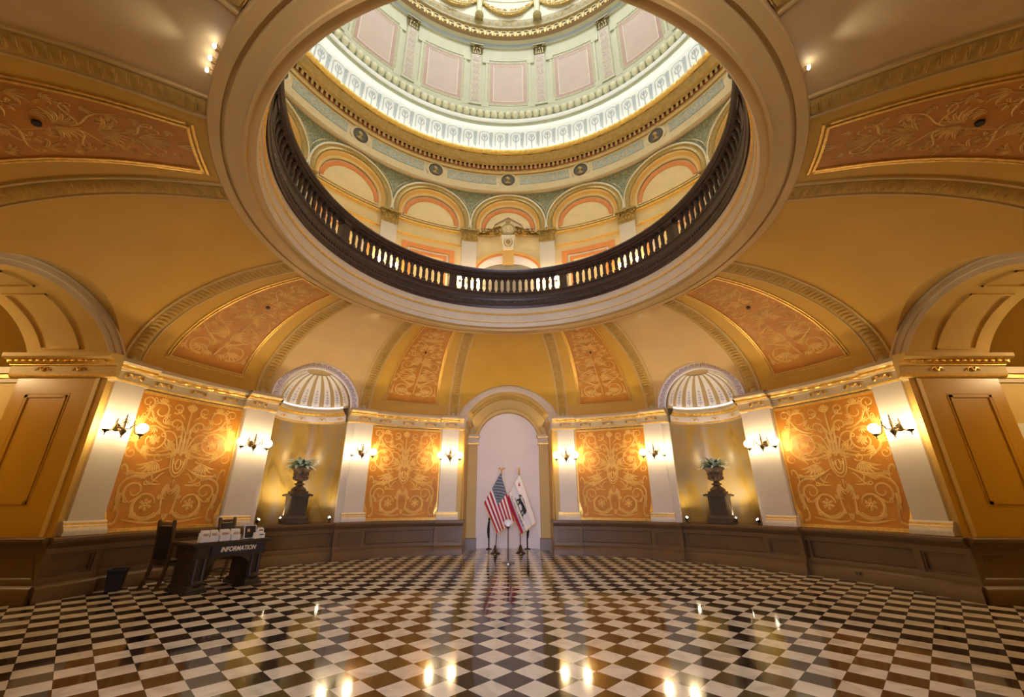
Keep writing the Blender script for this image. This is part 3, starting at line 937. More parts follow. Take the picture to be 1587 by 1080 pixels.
# ------------------------------------------------------------------ THINGS OF THE ROTUNDA: sconces
def make_sconce():
    t = thing('wall_sconce', '', 'wall lamp', (0, 0, 0))
    mb = MB()
    M = Matrix.Rotation(pi / 2, 3, 'X')
    mb.lathe([(0.075, 0), (0.075, 0.015), (0.05, 0.03), (0.03, 0.035)], (0, 0, 0), 16, 0, M)
    mb.tube([(0, -0.02, 0), (0, -0.19, 0.0)], 0.013, 8)
    mb.build('backplate', 'brass_dark', t)
    mb = MB()
    mb.lathe([(0.001, -0.20), (0.018, -0.185), (0.012, -0.165), (0.03, -0.13), (0.055, -0.09), (0.06, -0.06), (0.03, -0.04), (0.02, 0.0), (0.028, 0.03), (0.018, 0.06), (0.03, 0.10), (0.014, 0.13), (0.022, 0.16), (0.010, 0.18), (0.012, 0.22), (0.001, 0.27)], (0, -0.2, 0), 12)
    for a in range(4):
        d = Vector((cos(a * pi / 2 + .4), sin(a * pi / 2 + .4), 0))
        mb.tube([Vector((0, -0.2, 0.07)) + d * x + Vector((0, 0, z)) for x, z in ((0.02, 0), (0.06, 0.01), (0.07, 0.06), (0.04, 0.08))], 0.006, 5)
    mb.build('stem', 'brass_dark', t)
    for sg in (-1, 1):
        mb = MB()
        pts = [(0.03, -0.03), (0.10, -0.02), (0.14, 0.05), (0.16, 0.09), (0.175, 0.02), (0.20, -0.07), (0.26, -0.11), (0.31, -0.115)]
        mb.tube([(sg * x, -0.2 - 0.1 * x, z) for x, z in pts], lambda t_: 0.014 - 0.004 * t_, 7)
        sp = spiral(0.20, 0.03, 0.045, 0.008, -90, 400)
        mb.tube([(sg * x, -0.22, z) for x, z in sp], 0.006, 5)
        sp = spiral(0.085, 0.045, 0.04, 0.008, 180, 380)
        mb.tube([(sg * x, -0.21, z) for x, z in sp], 0.006, 5)
        mb.tube([(sg * 0.15, -0.215, 0.09), (sg * 0.15, -0.215, 0.17)], lambda t_: 0.014 * (1 - t_) + 0.002, 6)
        mb.lathe([(0.002, -0.19), (0.012, -0.17), (0.008, -0.15), (0.02, -0.13), (0.055, -0.10), (0.06, -0.085), (0.045, -0.075)], (sg * 0.31, -0.232, 0), 14)
        a = mb.build('arm', 'brass_dark', t)
        mb = MB()
        mb.ball((sg * 0.31, -0.232, 0.025), (0.10, 0.10, 0.095), 16, 10)
        g = mb.build('globe', 'globe', a)
        g['label'] = 'glowing white glass globe'
    return t
SCONCE = make_sconce()
first = True
SC_LBL = {1: 'beside the arched flag alcove', 2: 'between the far orange panel and the shell niche', 3: 'between the shell niche and the near orange panel', 4: 'on the near pilaster beside the side passage'}
for sg in (-1, 1):
    for i, pc in enumerate(PIL):
        lab = 'lit two-globe brass sconce, %s side, %s' % (SIDE[sg], SC_LBL[i + 1])
        loc = pol(7.93, sg * pc, 2.90); rz = -rad(sg * pc)
        if first:
            s_ = SCONCE; s_.location = loc; s_.rotation_euler = (0, 0, rz); s_['label'] = lab; s_['group'] = 'two-globe sconces round the rotunda'; first = False
        else:
            dup(SCONCE, loc, rz, lab)
for sg in (-1, 1):
    for i, a in enumerate((11.25, 33.75, 56.25, 78.75)):
        gs = dup(SCONCE, pol(8.06, sg * a, 9.52), -rad(sg * a), 'two-globe sconce seen through the gallery balusters, %s pilaster %s of centre' % (ORD[i + 1], SIDE[sg]), 'sconces on the gallery wall')
        for ch in gs.children_recursive:
            if ch.name.startswith('globe'):
                ch.material_slots[0].link = 'OBJECT'
                ch.material_slots[0].material = MATS['globe_gallery']

# ------------------------------------------------------------------ pilasters
def make_pilaster():
    t = thing('pilaster', '', 'pilaster', pol(7.95, 0, 0.98))
    o_ = t.location
    mb = MB()
    mb.cbox(7.93, 8.12, -2.0, 2.0, 1.22, 3.80, 6)
    mb.build('shaft', 'pilaster_grey', t, o_)
    mb = MB()
    mb.rev([(7.84, .98), (7.84, 1.05)], -2.5, 2.5, 6)
    mb.rev([(8.12, .98), (7.84, .98), (7.84, 1.06), (7.86, 1.09), (7.87, 1.11), (7.87, 1.13), (7.90, 1.15), (7.90, 1.19), (7.93, 1.22), (8.12, 1.22)], -2.45, 2.45, 8, [0, 0, 0, 0, 1, 0, 1, 0, 0], caps=True)
    mb.build('base', ['pilaster_grey', 'gold'], t, o_)
    return t
P0 = make_pilaster()
first = True
PLBL = {0: 'next to the arched flag alcove', 1: 'between the far orange panel and the shell niche', 2: 'between the shell niche and the near orange panel', 3: 'at the corner of the side passage'}
for sg in (-1, 1):
    for i, pc in enumerate(PIL):
        lab = 'pale grey pilaster, %s side, %s' % (SIDE[sg], PLBL[i])
        loc = pol(7.95, sg * pc, 0.98)
        if first:
            P0.location = loc; P0.rotation_euler = (0, 0, -rad(sg * pc)); P0['label'] = lab; P0['group'] = 'pilasters round the rotunda'; first = False
        else: dup(P0, loc, -rad(sg * pc), lab)

# ------------------------------------------------------------------ painted wall panels
def panel_ornament(mb, fm, W=1.0, H=1.0, h=0.006):
    def S(pts, wd, both=True):
        pts = [(p[0] * W, p[1] * H) for p in pts]
        wmax = max(wd(i / 8) for i in range(9)) if callable(wd) else wd
        wd2 = (lambda t: 0.85 * wd(t)) if callable(wd) else wd * 0.85
        mb.stroke(pts, wd2, fm, h, 0, wmax > 0.03)
        if both: mb.stroke([(-a, b) for a, b in pts], wd2, fm, h, 0, wmax > 0.03)
    def flower(cx, cy, r, both=True):
        for k in range(6):
            a = k * 60 + 20
            S([(cx + r * .25 * cos(rad(a)), cy + r * .25 * sin(rad(a))), (cx + r * .7 * cos(rad(a + 8)), cy + r * .7 * sin(rad(a + 8))), (cx + r * cos(rad(a)), cy + r * sin(rad(a)))], leafw(r * .55), both)
        S(spiral(cx, cy, r * .22, r * .2, 0, 360), r * .22, both)
    def fan(cx, cy, a0, a1, k, l0, l1, wd, curl=15):
        for i in range(k):
            a = lerp(a0, a1, i / max(1, k - 1)); l = lerp(l0, l1, i / max(1, k - 1))
            S([(cx + l * t * cos(rad(a + curl * t * t)), cy + l * t * sin(rad(a + curl * t * t))) for t in (0, .25, .5, .75, 1)], leafw(wd))
    # bottom scrolls with rosettes
    S(bez((.06, .80), (.16, .70), (.16, .45), (.10, .20)), tapw(.03, .045))
    S(spiral(.42, .40, .33, .16, 200, 330), tapw(.06, .035))
    S(spiral(.42, .40, .27, .20, 215, 200), .022)
    flower(.42, .40, .13)
    S(bez((.04, .08), (.25, .0), (.45, .06), (.80, .12)), leafw(.045))
    fan(0, .08, 70, 110, 3, .16, .16, .05, 0)
    S([(0, .28), (0, .42)], leafw(.05), False)
    # griffin leg and body
    for k in range(3): S(bez((.97 - .03 * k, .62), (1.05 - .05 * k, .42), (.80 + .02 * k, .32), (.90 - .02 * k, .09)), tapw(.035, .02))
    S(bez((.86, .10), (.92, .02), (.98, .06), (1.0, .03)), leafw(.06))
    S(spiral(.70, .66, .20, .05, -60, 430), tapw(.05, .025))
    S(bez((.56, .92), (.78, 1.02), (1.06, .86), (.97, .58)), tapw(.05, .05))
    S(bez((.92, .86), (.88, 1.18), (1.10, 1.26), (1.04, 1.02)), leafw(.045))
    S(bez((.30, .86), (.42, .84), (.50, .98), (.40, 1.02)), leafw(.04))
    S(bez((.24, .80), (.36, .78), (.48, .80), (.58, .90)), leafw(.045))
    fan(.10, .82, 250, 300, 4, .22, .28, .045, -20)
    # wing
    for k in range(7):
        f = k / 6
        S(bez((.16 + .02 * k, 1.16 - .012 * k), (.36 + .03 * k, 1.06 - .02 * k), (.58 + .03 * k, .94 + .015 * k), (.66 + .045 * k, .88 + .02 * k)), leafw(.042))
    fan(.50, 1.26, 215, 330, 7, .26, .34, .06, 14)
    S(spiral(.44, 1.36, .10, .02, 200, 430), tapw(.035, .02))
    # mask
    S(bez((.16, 1.40), (.18, 1.15), (.10, .98), (0, .96)), .035)
    S(bez((.12, 1.36), (.12, 1.16), (.07, 1.04), (0, 1.04)), .03)
    S(bez((.02, 1.34), (.06, 1.26), (.06, 1.16), (.0, 1.12)), .03)
    S(spiral(.07, 1.26, .03, .02, 0, 360), .02)
    fan(.10, 1.42, -30, 60, 4, .20, .14, .05, 20)
    S([(0, .92), (0, .74)], leafw(.09), False)
    S([(.05, .88), (.06, .78)], leafw(.05))
    # middle scrolls
    S(bez((.10, 1.48), (.40, 1.36), (.80, 1.30), (.93, 1.56)), tapw(.04, .05))
    S(spiral(.62, 1.70, .34, .12, -28, 420), tapw(.05, .03))
    flower(.60, 1.71, .12)
    S(spiral(.97, 1.40, .11, .03, 60, -420), tapw(.035, .02))
    fan(.80, 1.40, 100, 200, 5, .16, .22, .05, 20)
    fan(.94, 1.62, 20, 120, 5, .14, .24, .06, -20)
    # fronds
    S(bez((.05, 1.46), (.10, 1.85), (.04, 2.20), (.26, 2.18)) + bez((.26, 2.18), (.36, 2.16), (.36, 2.02), (.26, 2.02), 6)[1:], tapw(.05, .03))
    S(bez((.08, 1.46), (.16, 1.80), (.20, 1.92), (.38, 1.92)) + bez((.38, 1.92), (.46, 1.90), (.44, 1.80), (.38, 1.80), 6)[1:], tapw(.045, .025))
    S(bez((.10, 1.46), (.22, 1.62), (.24, 1.72), (.34, 1.70)), leafw(.05))
    S(bez((.03, 1.9), (.07, 2.05), (.10, 2.06), (.15, 1.98)), leafw(.045))
    S(bez((.03, 1.7), (.07, 1.85), (.12, 1.86), (.17, 1.78)), leafw(.045))
    S([(0, 1.42), (0, 2.40)], tapw(.06, .03), False)
    # upper scrolls
    S(bez((.36, 1.98), (.52, 1.98), (.72, 2.06), (.80, 2.30)), tapw(.035, .05))
    S(spiral(.62, 2.32, .22, .06, -10, 400), tapw(.045, .025))
    flower(.74, 2.12, .085)
    S(spiral(.30, 2.44, .13, .03, -60, -420), tapw(.04, .02))
    S(spiral(.92, 2.46, .13, .03, 190, -400), tapw(.04, .02))
    S(bez((.95, 1.75), (1.0, 1.95), (.80, 2.15), (.86, 2.38)), tapw(.04, .045))
    fan(.93, 2.0, -20, 90, 5, .16, .20, .055, 20)
    fan(.62, 2.50, 30, 150, 5, .12, .12, .05, 0)
    fan(0, 2.40, 40, 90, 4, .17, .20, .06, 8)
    for cx, cy, a0, a1, k, l in ((.62, 1.70, 0, 300, 9, .10), (.20, 1.95, 60, 150, 3, .14), (.45, 2.05, 20, 160, 5, .13), (.25, 1.55, -10, 80, 4, .18), (.75, 1.45, 60, 140, 5, .13), (.82, 2.30, -40, 100, 5, .11), (.50, 2.25, 150, 270, 4, .10), (.88, 1.05, 200, 300, 4, .10), (.20, .50, 60, 150, 4, .11), (.62, .15, 40, 140, 4, .11), (.97, .35, 120, 240, 4, .08), (.30, 1.60, 100, 200, 4, .12), (.68, 1.95, 200, 330, 5, .12)):
        fan(cx, cy, a0, a1, k, l, l * 1.2, .036, 25)
    for x0, y0, x1, y1 in ((.12, 1.5, .55, 1.48), (.16, 1.62, .42, 1.80), (.55, 2.03, .90, 2.16), (.10, 2.2, .22, 2.36), (.45, 2.44, .76, 2.52), (.20, 1.02, .50, .80), (.56, .50, .78, .46)):
        S(bez((x0, y0), (lerp(x0, x1, .3), y0 + .10), (lerp(x0, x1, .8), y1 - .10), (x1, y1)), leafw(.034))
        S(spiral(x1 + .03, y1 + .03, .05, .012, 200, 400), tapw(.026, .014))

def make_wall_panel():
    t = thing('painted_wall_panel', '', 'wall panel', pol(8.07, 0, 1.0))
    o_ = t.location
    mb = MB()
    mb.rev([(8.07, 1.02), (8.07, 3.76)], -7.9, 7.9, 30)
    mb.build('field', 'orange_field', t, o_)
    mb = MB()
    mb.cbox(8.02, 8.09, -8.0, 8.0, .98, 1.05, 24)
    mb.cbox(8.04, 8.09, -8.0, 8.0, 3.70, 3.76, 24)
    for sg in (-1, 1):
        mb.cbox(8.045, 8.09, sg * 7.9 - .13, sg * 7.9 + .13, 1.35, 3.73, 2)
        mb.stroke([(sg * 7.9, 1.36), (sg * 7.25, 1.04)], .06 * 7, lambda u, v, h: pol(8.065 - h, u, v), 0.02)
    mb.build('border', 'gold', t, o_)
    mb = MB()
    fm = lambda u, v, h: pol(8.066 - h, degrees(u / 8.07), 1.08 + v)
    panel_ornament(mb, fm, 0.98, 1.0)
    mb.build('scroll_ornament', ['filigree', 'filigree_shade'], t, o_)
    return t
WP = make_wall_panel()
first = True
for sg in (-1, 1):
    for i, pc in enumerate(PANEL):
        lab = 'orange wall panel with golden scrollwork, %s side, %s' % (SIDE[sg], 'beside the flag alcove' if i == 0 else ('behind the information desk' if sg < 0 else 'opposite the desk'))
        loc = pol(8.07, sg * pc, 1.0)
        if first:
            WP.location = loc; WP.rotation_euler = (0, 0, -rad(sg * pc)); WP['label'] = lab; WP['group'] = 'orange scrollwork wall panels'; first = False
        else: dup(WP, loc, -rad(sg * pc), lab)

# ------------------------------------------------------------------ vault panels and ribs
S0, S1 = s_at_z(4.60), s_at_r(4.66)
def make_vault_panel():
    t = thing('painted_vault_panel', '', 'ceiling panel', pol(6.4, 0, 5.7))
    o_ = t.location
    def hw(s): return lerp(5.9, 4.75, (s - S0) / (S1 - S0))
    def vm(u, v, h):           # u in -1..1, v 0..1
        s = lerp(S0, S1, v)
        return vpt(s, u * hw(s), 0.008 + h)
    mb = MB()
    mb.grid([[vm(u / 6, v / 30, 0) for u in range(-6, 7)] for v in range(31)])
    mb.build('field', 'orange_field', t, o_)
    mb = MB()
    def frame(in_, out_, hh):
        for sg in (-1, 1):
            rows = []
            for v in range(31):
                s = lerp(S0, S1, v / 30); k = hw(s); rr = vprof(s)[0]
                a, b = degrees(in_ / rr), degrees(out_ / rr)
                rows.append([vpt(s, sg * (k + a), .002), vpt(s, sg * (k + a), hh), vpt(s, sg * (k + b), hh), vpt(s, sg * (k + b), .002)])
            mb.grid(rows)
        for s_, d in ((S0, -1), (S1, 1)):
            rows = []
            for u in range(-8, 9):
                k = hw(s_) + degrees(out_ / vprof(s_)[0])
                th = u / 8 * k
                rows.append([vpt(s_ + d * in_, th, .002), vpt(s_ + d * in_, th, hh), vpt(s_ + d * out_, th, hh), vpt(s_ + d * out_, th, .002)])
            mb.grid(rows)
    frame(0.0, 0.035, 0.03); frame(0.055, 0.085, 0.02)
    mb.build('border', 'gold', t, o_)
    mb = MB()
    L = S1 - S0
    def fm(u, v, h):            # u, v in metres; shrinks towards the top with the panel
        v_ = v / L
        s = lerp(S0, S1, v_)
        wdt = rad(hw(s)) * vprof(s)[0]
        return vpt(s, degrees(u * (wdt / 0.70) / vprof(s)[0]) * 1.0, 0.010 + h)
    def S(pts, wd, both=True):
        wmax = max(wd(i / 8) for i in range(9)) if callable(wd) else wd
        wd2 = (lambda t_: 0.72 * wd(t_)) if callable(wd) else wd * 0.72
        mb.stroke(pts, wd2, fm, 0.006, 0, wmax > 0.04)
        if both: mb.stroke([(-a, b) for a, b in pts], wd2, fm, 0.006, 0, wmax > 0.04)
    def fan(cx, cy, a0, a1, k, l, wd, curl=15):
        for i in range(k):
            a = lerp(a0, a1, i / max(1, k - 1))
            S([(cx + l * t_ * cos(rad(a + curl * t_ * t_)), cy + l * t_ * sin(rad(a + curl * t_ * t_))) for t_ in (0, .25, .5, .75, 1)], leafw(wd))
    def flower(cx, cy, r):
        for k in range(5):
            a = k * 72 + 18
            S([(cx + r * .2 * cos(rad(a)), cy + r * .2 * sin(rad(a))), (cx + r * .65 * cos(rad(a + 8)), cy + r * .65 * sin(rad(a + 8))), (cx + r * cos(rad(a)), cy + r * sin(rad(a)))], leafw(r * .6))
    S(spiral(.34, .48, .25, .06, 250, 440), tapw(.06, .03))
    S(bez((.05, .75), (.1, .6), (.2, .7), (.45, .76)), leafw(.06))
    fan(.34, .48, 200, 330, 6, .22, .07, 20)
    S(bez((.45, .25), (.62, .22), (.68, .45), (.60, .62)), leafw(.05))
    fan(.06, .80, 20, 80, 5, .42, .08, -25)
    fan(.04, .70, -60, -20, 3, .26, .07, 15)
    S(bez((.55, .85), (.62, 1.0), (.45, 1.05), (.48, .95)), leafw(.05))
    S(bez((.04, .9), (.1, 1.2), (.3, 1.1), (.5, 1.3)), tapw(.05, .04))
    S(spiral(.42, 1.48, .22, .05, -50, 420), tapw(.05, .03))
    fan(.10, 1.5, 10, 90, 5, .30, .07, -20)
    S([(0, .3), (0, 2.6)], tapw(.05, .03), False)
    fan(0.02, 1.62, 30, 80, 3, .35, .08, -15)
    flower(.30, 2.05, .12)
    S(bez((.03, 1.8), (.2, 1.85), (.5, 1.9), (.5, 2.15)), tapw(.045, .03))
    fan(.5, 2.1, 40, 140, 4, .2, .06, 20)
    S(spiral(.35, 2.45, .16, .04, -70, 400), tapw(.045, .02))
    fan(.03, 2.35, 10, 80, 5, .30, .07, -20)
    flower(.22, 2.85, .13)
    S(bez((.02, 2.5), (.1, 2.7), (.4, 2.65), (.45, 2.95)), tapw(.04, .03))
    fan(.42, 2.9, 50, 170, 4, .17, .055, 20)
    fan(0, 2.75, 30, 85, 4, .36, .07, -15)
    fan(0, 3.15, 40, 90, 4, .34, .07, 5)
    S(spiral(.26, 3.3, .12, .03, -60, 380), tapw(.035, .02))
    fan(0, 3.55, 60, 90, 2, .28, .06, 0)
    for cx, cy, a0, a1, k, l in ((.50, 1.05, 20, 160, 5, .14), (.60, .75, -30, 80, 4, .14), (.22, 1.18, 30, 150, 5, .14), (.55, 1.70, 10, 120, 5, .15), (.28, 1.85, 150, 260, 4, .13), (.52, 2.38, 0, 130, 5, .13), (.18, 2.2, 30, 120, 4, .14), (.42, 2.68, 10, 120, 4, .13), (.42, 3.12, 0, 140, 5, .12), (.18, 3.05, 60, 160, 4, .13), (.36, 3.45, 30, 150, 4, .12), (.15, .35, 200, 330, 5, .14), (.60, .30, -60, 60, 4, .10)):
        fan(cx, cy, a0, a1, k, l, .05, 25)
    for x0, y0, x1, y1 in ((.08, 1.32, .55, 1.22), (.06, 1.95, .56, 1.98), (.05, 2.55, .46, 2.52), (.04, 3.1, .40, 3.25), (.10, .62, .60, .95)):
        S(bez((x0, y0), (lerp(x0, x1, .3), y0 + .10), (lerp(x0, x1, .8), y1 - .10), (x1, y1)), leafw(.04))
        S(spiral(x1, y1 + .05, .05, .012, 270, 400), tapw(.028, .016))
    mb.build('scroll_ornament', ['filigree', 'filigree_shade'], t, o_)
    mb = MB()
    p = fm(0, 2.2, 0.0); q = fm(0, 2.2, 0.03)
    mb.tube([p, q], 0.045, 10)
    mb.build('lamp_socket', 'ink', t, o_)
    return t
VPN = make_vault_panel()
first = True
VL = {0: 'far one nearest the flags', 1: 'middle one, above the near wall panel', 2: 'at the upper corner'}
for sg in (-1, 1):
    for i, pc in enumerate((24.0, 66.0, 114.0)):
        lab = 'orange vault panel with scrollwork, %s side, %s' % (SIDE[sg], VL[i])
        loc = pol(6.4, sg * pc, 5.7)
        if first:
            VPN.location = loc; VPN.rotation_euler = (0, 0, -rad(sg * pc)); VPN['label'] = lab; VPN['group'] = 'orange scrollwork vault panels'; first = False
        else: dup(VPN, loc, -rad(sg * pc), lab)

def make_rib():
    t = thing('vault_rib', '', 'ceiling rib', pol(6.4, 0, 5.7))
    o_ = t.location
    SB, ST = 0.03, s_at_r(4.42)
    mb = MB()
    def off(x, s): return degrees(x / vprof(s)[0])
    rows = []
    n_ = 60
    for i in range(n_ + 1):
        s = lerp(SB, ST, i / n_)
        rows.append([vpt(s, off(x, s), h) for x, h in ((-.19, .001), (-.185, .03), (-.155, .03), (-.15, .012), (.15, .012), (.155, .03), (.185, .03), (.19, .001))])
    mb.grid(rows)
    mb.build('border', 'vault_cream', t, o_)
    mb = MB()
    n_ = 420
    rows = []
    for i in range(n_ + 1):
        s = lerp(SB + .10, ST, i / n_)
        ph_ = (i % 10) / 10
        row = []
        for x in (-.125, -.10, -.06, 0, .06, .10, .125):
            bump = (1 - (x / .13)**2)
            k = (ph_ + abs(x) * 4) % 1.0
            row.append(vpt(s, off(x, s), 0.014 + bump * (0.025 + 0.035 * k)))
        rows.append(row)
    mb.grid(rows)
    mb.build('gilded_leaf_band', 'rib_gold', t, o_)
    mb = MB()
    mb.ball(vpt(SB + .07, 0, 0.03), (0.10, 0.06, 0.08), 12, 8)
    mb.build('foot_knob', 'pale_gold', t, o_)
    return t
RIB = make_rib()
first = True
RBL = {13.55: 'beside the flag alcove arch', 34.55: 'on the far side of the shell niche', 55.45: 'on the near side of the shell niche', 76.45: 'on the far side of the side arch',
       103.55: 'on the near side of the side arch', 124.5: 'rising past the spot lamps at the top corner', 145.5: 'just touching the ring at the photo top edge'}
for sg in (-1, 1):
    for pc, l_ in RBL.items():
        lab = 'gilded vault rib, %s side, %s' % (SIDE[sg], l_)
        loc = pol(6.4, sg * pc, 5.7)
        if first:
            RIB.location = loc; RIB.rotation_euler = (0, 0, -rad(sg * pc)); RIB['label'] = lab; RIB['group'] = 'gilded vault ribs'; first = False
        else: dup(RIB, loc, -rad(sg * pc), lab)

# ------------------------------------------------------------------ shell hoods of the niches
def make_shell():
    t = thing('shell_hood', '', 'niche hood', pol(7.99, 0, N_CZ))
    o_ = t.location
    ax = pol(7.99, 0, N_CZ)
    def sp(phi, el, rho=N_RI):      # phi -90..90, 0 deepest; el 0..90
        return ax + Vector((rho * cos(el) * sin(phi), rho * cos(el) * cos(phi), rho * sin(el)))
    mb = MB()
    mb.grid([[sp(-pi / 2 + pi * i / 36, pi / 2 * j / 16) for i in range(37)] for j in range(17)])
    mb.build('half_dome', 'shell_rib', t, o_)
    nseg = 9
    for k in range(nseg):
        pc = -pi / 2 + pi * (k + 0.5) / nseg
        mb = MB()
        rows = []
        for j in range(15):
            el = lerp(0.10, 1.22, j / 14)
            hwp = pi / nseg / 2 * 0.60
            rho = N_RI - 0.03
            rows.append([sp(pc - hwp, el, N_RI - .002), sp(pc - hwp, el, rho), sp(pc, el, rho + .004), sp(pc + hwp, el, rho), sp(pc + hwp, el, N_RI - .002)])
        mb.grid(rows)
        fl = mb.build('flute_panel', 'shell_white', t, o_)
        mb = MB()
        fm = lambda u, v, h: sp(pc + u, v, N_RI - 0.032 - h)
        mb.stroke([(0, .14), (0.01, .4), (0, .62)], tapw(.02, .008), fm, 0.004)
        for j, e in enumerate((.2, .28, .36, .46, .56)):
            for sg in (-1, 1):
                mb.stroke([(0, e), (sg * .04 * (1 - j * .12), e + .03), (sg * .075 * (1 - j * .12), e + .015)], leafw(.035), fm, 0.004)
        mb.build('painted_sprig', 'shell_ink', fl, o_)
    mb = MB()
    rows = []
    sec = [(N_RI, 8.0), (N_RI, RB - .03), (N_RI + .03, RB - .05), (N_RI + .05, RB - .03), (N_RO - .05, RB - .03), (N_RO - .035, RB - .06), (N_RO, RB - .06), (N_RO + .005, RB + .02)]
    n_ = 48
    for rr, cyl in sec:
        rows.append([Vector((cyl * sin(rr * cos(pi * i / n_) / RB), cyl * cos(rr * cos(pi * i / n_) / RB), N_CZ + rr * sin(pi * i / n_))) for i in range(n_ + 1)])
    mb.grid(rows, lambda i, j: 1 if i in (5, 6) else 0)
    bd = mb.build('arch_band', ['shell_band', 'shell_white'], t, o_)
    mb = MB()
    nw = 22
    for k in range(nw):
        a0 = pi * (k + 0.5) / nw
        def fm(u, v, h):
            a = a0 + u; rr = v
            uu = rr * cos(a)
            return Vector(((RB - .032 - h) * sin(uu / RB), (RB - .032 - h) * cos(uu / RB), N_CZ + rr * sin(a)))
        rm = (N_RI + N_RO) / 2
        mb.stroke([(-.05, rm - .05), (-.045, rm + .03), (0, rm + .06), (.045, rm + .03), (.05, rm - .05)], .02, fm, 0.005, k % 2)
        mb.stroke([(0, rm - .04), (0, rm + .03)], .02, fm, 0.005, (k + 1) % 2)
    mb.build('painted_arcading', ['shell_ink', 'drum_rose'], bd, o_)
    return t
SH = make_shell()
SH.location = pol(7.99, -45, N_CZ); SH.rotation_euler = (0, 0, rad(45))
SH['label'] = 'white fluted shell hood under a lilac arch band over the left niche'; SH['group'] = 'shell hoods of the niches'
dup(SH, pol(7.99, 45, N_CZ), -rad(45), 'white fluted shell hood under a lilac arch band over the right niche')

for sg in (-1, 1):  # hidden glowing strips, added so the shell hoods come out brighter
    ax = pol(7.99, sg * 45); ur = pol(1, sg * 45); ut = pol(1, sg * 45 + 90)
    mb = MB()
    mb.tube([ax + ur * (.93 * cos(p)) + ut * (.93 * sin(p)) + Vector((0, 0, 4.262)) for p in [-1.35 + 2.7 * i / 24 for i in range(25)]], .022, 6)
    tag(mb.build('niche_fill_strip', 'niche_fill'), 'unseen curved fill strip added to brighten the %s shell hood' % SIDE[sg], 'lamp', 'fill strips under the shell hoods')

# ------------------------------------------------------------------ pedestals, urns, plants, uplights in the niches
def make_pedestal():
    t = thing('pedestal', '', 'pedestal', (0, 0, 0))
    mb = MB()
    mb.box((0, 0, .07), (.56, .56, .14)); mb.box((0, 0, .165), (.52, .52, .05), taper=.9)
    mb.build('plinth', 'pedestal_brown', t)
    mb = MB()
    mb.box((0, 0, .42), (.44, .44, .48))
    for a in range(4):
        M = Matrix.Rotation(a * pi / 2, 3, 'Z')
        for c_, d_ in (((0, -.222, .62), (.34, .012, .03)), ((0, -.222, .25), (.34, .012, .03)), ((-.16, -.222, .435), (.03, .012, .37)), ((.16, -.222, .435), (.03, .012, .37))):
            mb.box(M @ Vector(c_), d_, rz=a * pi / 2)
    mb.build('die', 'pedestal_brown', t)
    mb = MB()
    mb.box((0, 0, .675), (.46, .46, .03)); mb.box((0, 0, .71), (.60, .60, .05)); mb.box((0, 0, .743), (.52, .52, .016))
    mb.build('cap', 'pedestal_brown', t)
    return t
def make_urn():
    t = thing('urn', '', 'urn', (0, 0, 0))
    mb = MB()
    mb.box((0, 0, .03), (.40, .40, .06))
    mb.lathe([(.19, .06), (.20, .10), (.16, .15), (.10, .19), (.085, .22), (.13, .235), (.13, .26), (.085, .275), (.07, .31), (.10, .345)], n=24)
    mb.build('foot', 'iron_urn', t)
    mb = MB()
    mb.lathe([(.08, .34), (.17, .37), (.19, .41), (.185, .45), (.19, .53), (.215, .60), (.26, .64), (.30, .665), (.30, .685), (.24, .69), (.22, .66), (.0, .64)], n=28)
    for k in range(14):
        a = 2 * pi * k / 14
        d = Vector((cos(a), sin(a), 0))
        mb.tube([d * x + Vector((0, 0, z)) for x, z in ((.10, .36), (.178, .385), (.20, .42), (.19, .455))], lambda t_: .026 * (1.1 - t_), 6)
    mb.build('bowl', 'iron_urn', t)
    mb = MB()
    for k in range(7):
        a = 2 * pi * k / 7
        fm = lambda u, v, h: Vector(((.188 + h) * cos(a + u / .19), (.188 + h) * sin(a + u / .19), .46 + v))
        mb.stroke(bez((-.06, .02), (-.05, .12), (.05, .12), (.06, .03), 8), leafw(.022), fm, .014)
        mb.stroke([(0, .02), (0, .12)], leafw(.03), fm, .014)
    mb.build('relief_garland', 'brass_dark', t)
    return t
def make_plant():
    t = thing('leafy_plant', '', 'plant', (0, 0, 0))
    rnd = random.Random(3)
    mb = MB()
    mb.lathe([(.20, 0), (.17, .05), (.08, .09), (.01, .10)], n=14)
    mb.build('soil', 'soil', t)
    for mname, cnt, seed in (('leaf_pale', 64, 5), ('leaf_dark', 24, 9)):
        mb = MB()
        rnd = random.Random(seed)
        for k in range(cnt):
            a = rnd.uniform(0, 2 * pi); ln = rnd.uniform(.28, .46); el = rnd.uniform(.15, 1.25)
            d = Vector((cos(a), sin(a), 0)); sd = Vector((-sin(a), cos(a), 0))
            base = d * .05 + Vector((0, 0, .05))
            rows = []
            wd = rnd.uniform(.035, .055)
            for i in range(9):
                s_ = i / 8
                x = ln * s_ * cos(el * (1 - .25 * s_)); z = ln * s_ * sin(el) * 1.0 - .32 * ln * s_ * s_ * s_
                ww = wd * sin(pi * min(1, s_ * .95 + .05)) ** .7
                c_ = base + d * x + Vector((0, 0, z))
                rows.append([c_ - sd * ww + Vector((0, 0, .012)), c_, c_ + sd * ww + Vector((0, 0, .012))])
            mb.grid(rows)
        mb.build('foliage', mname, t)
    return t
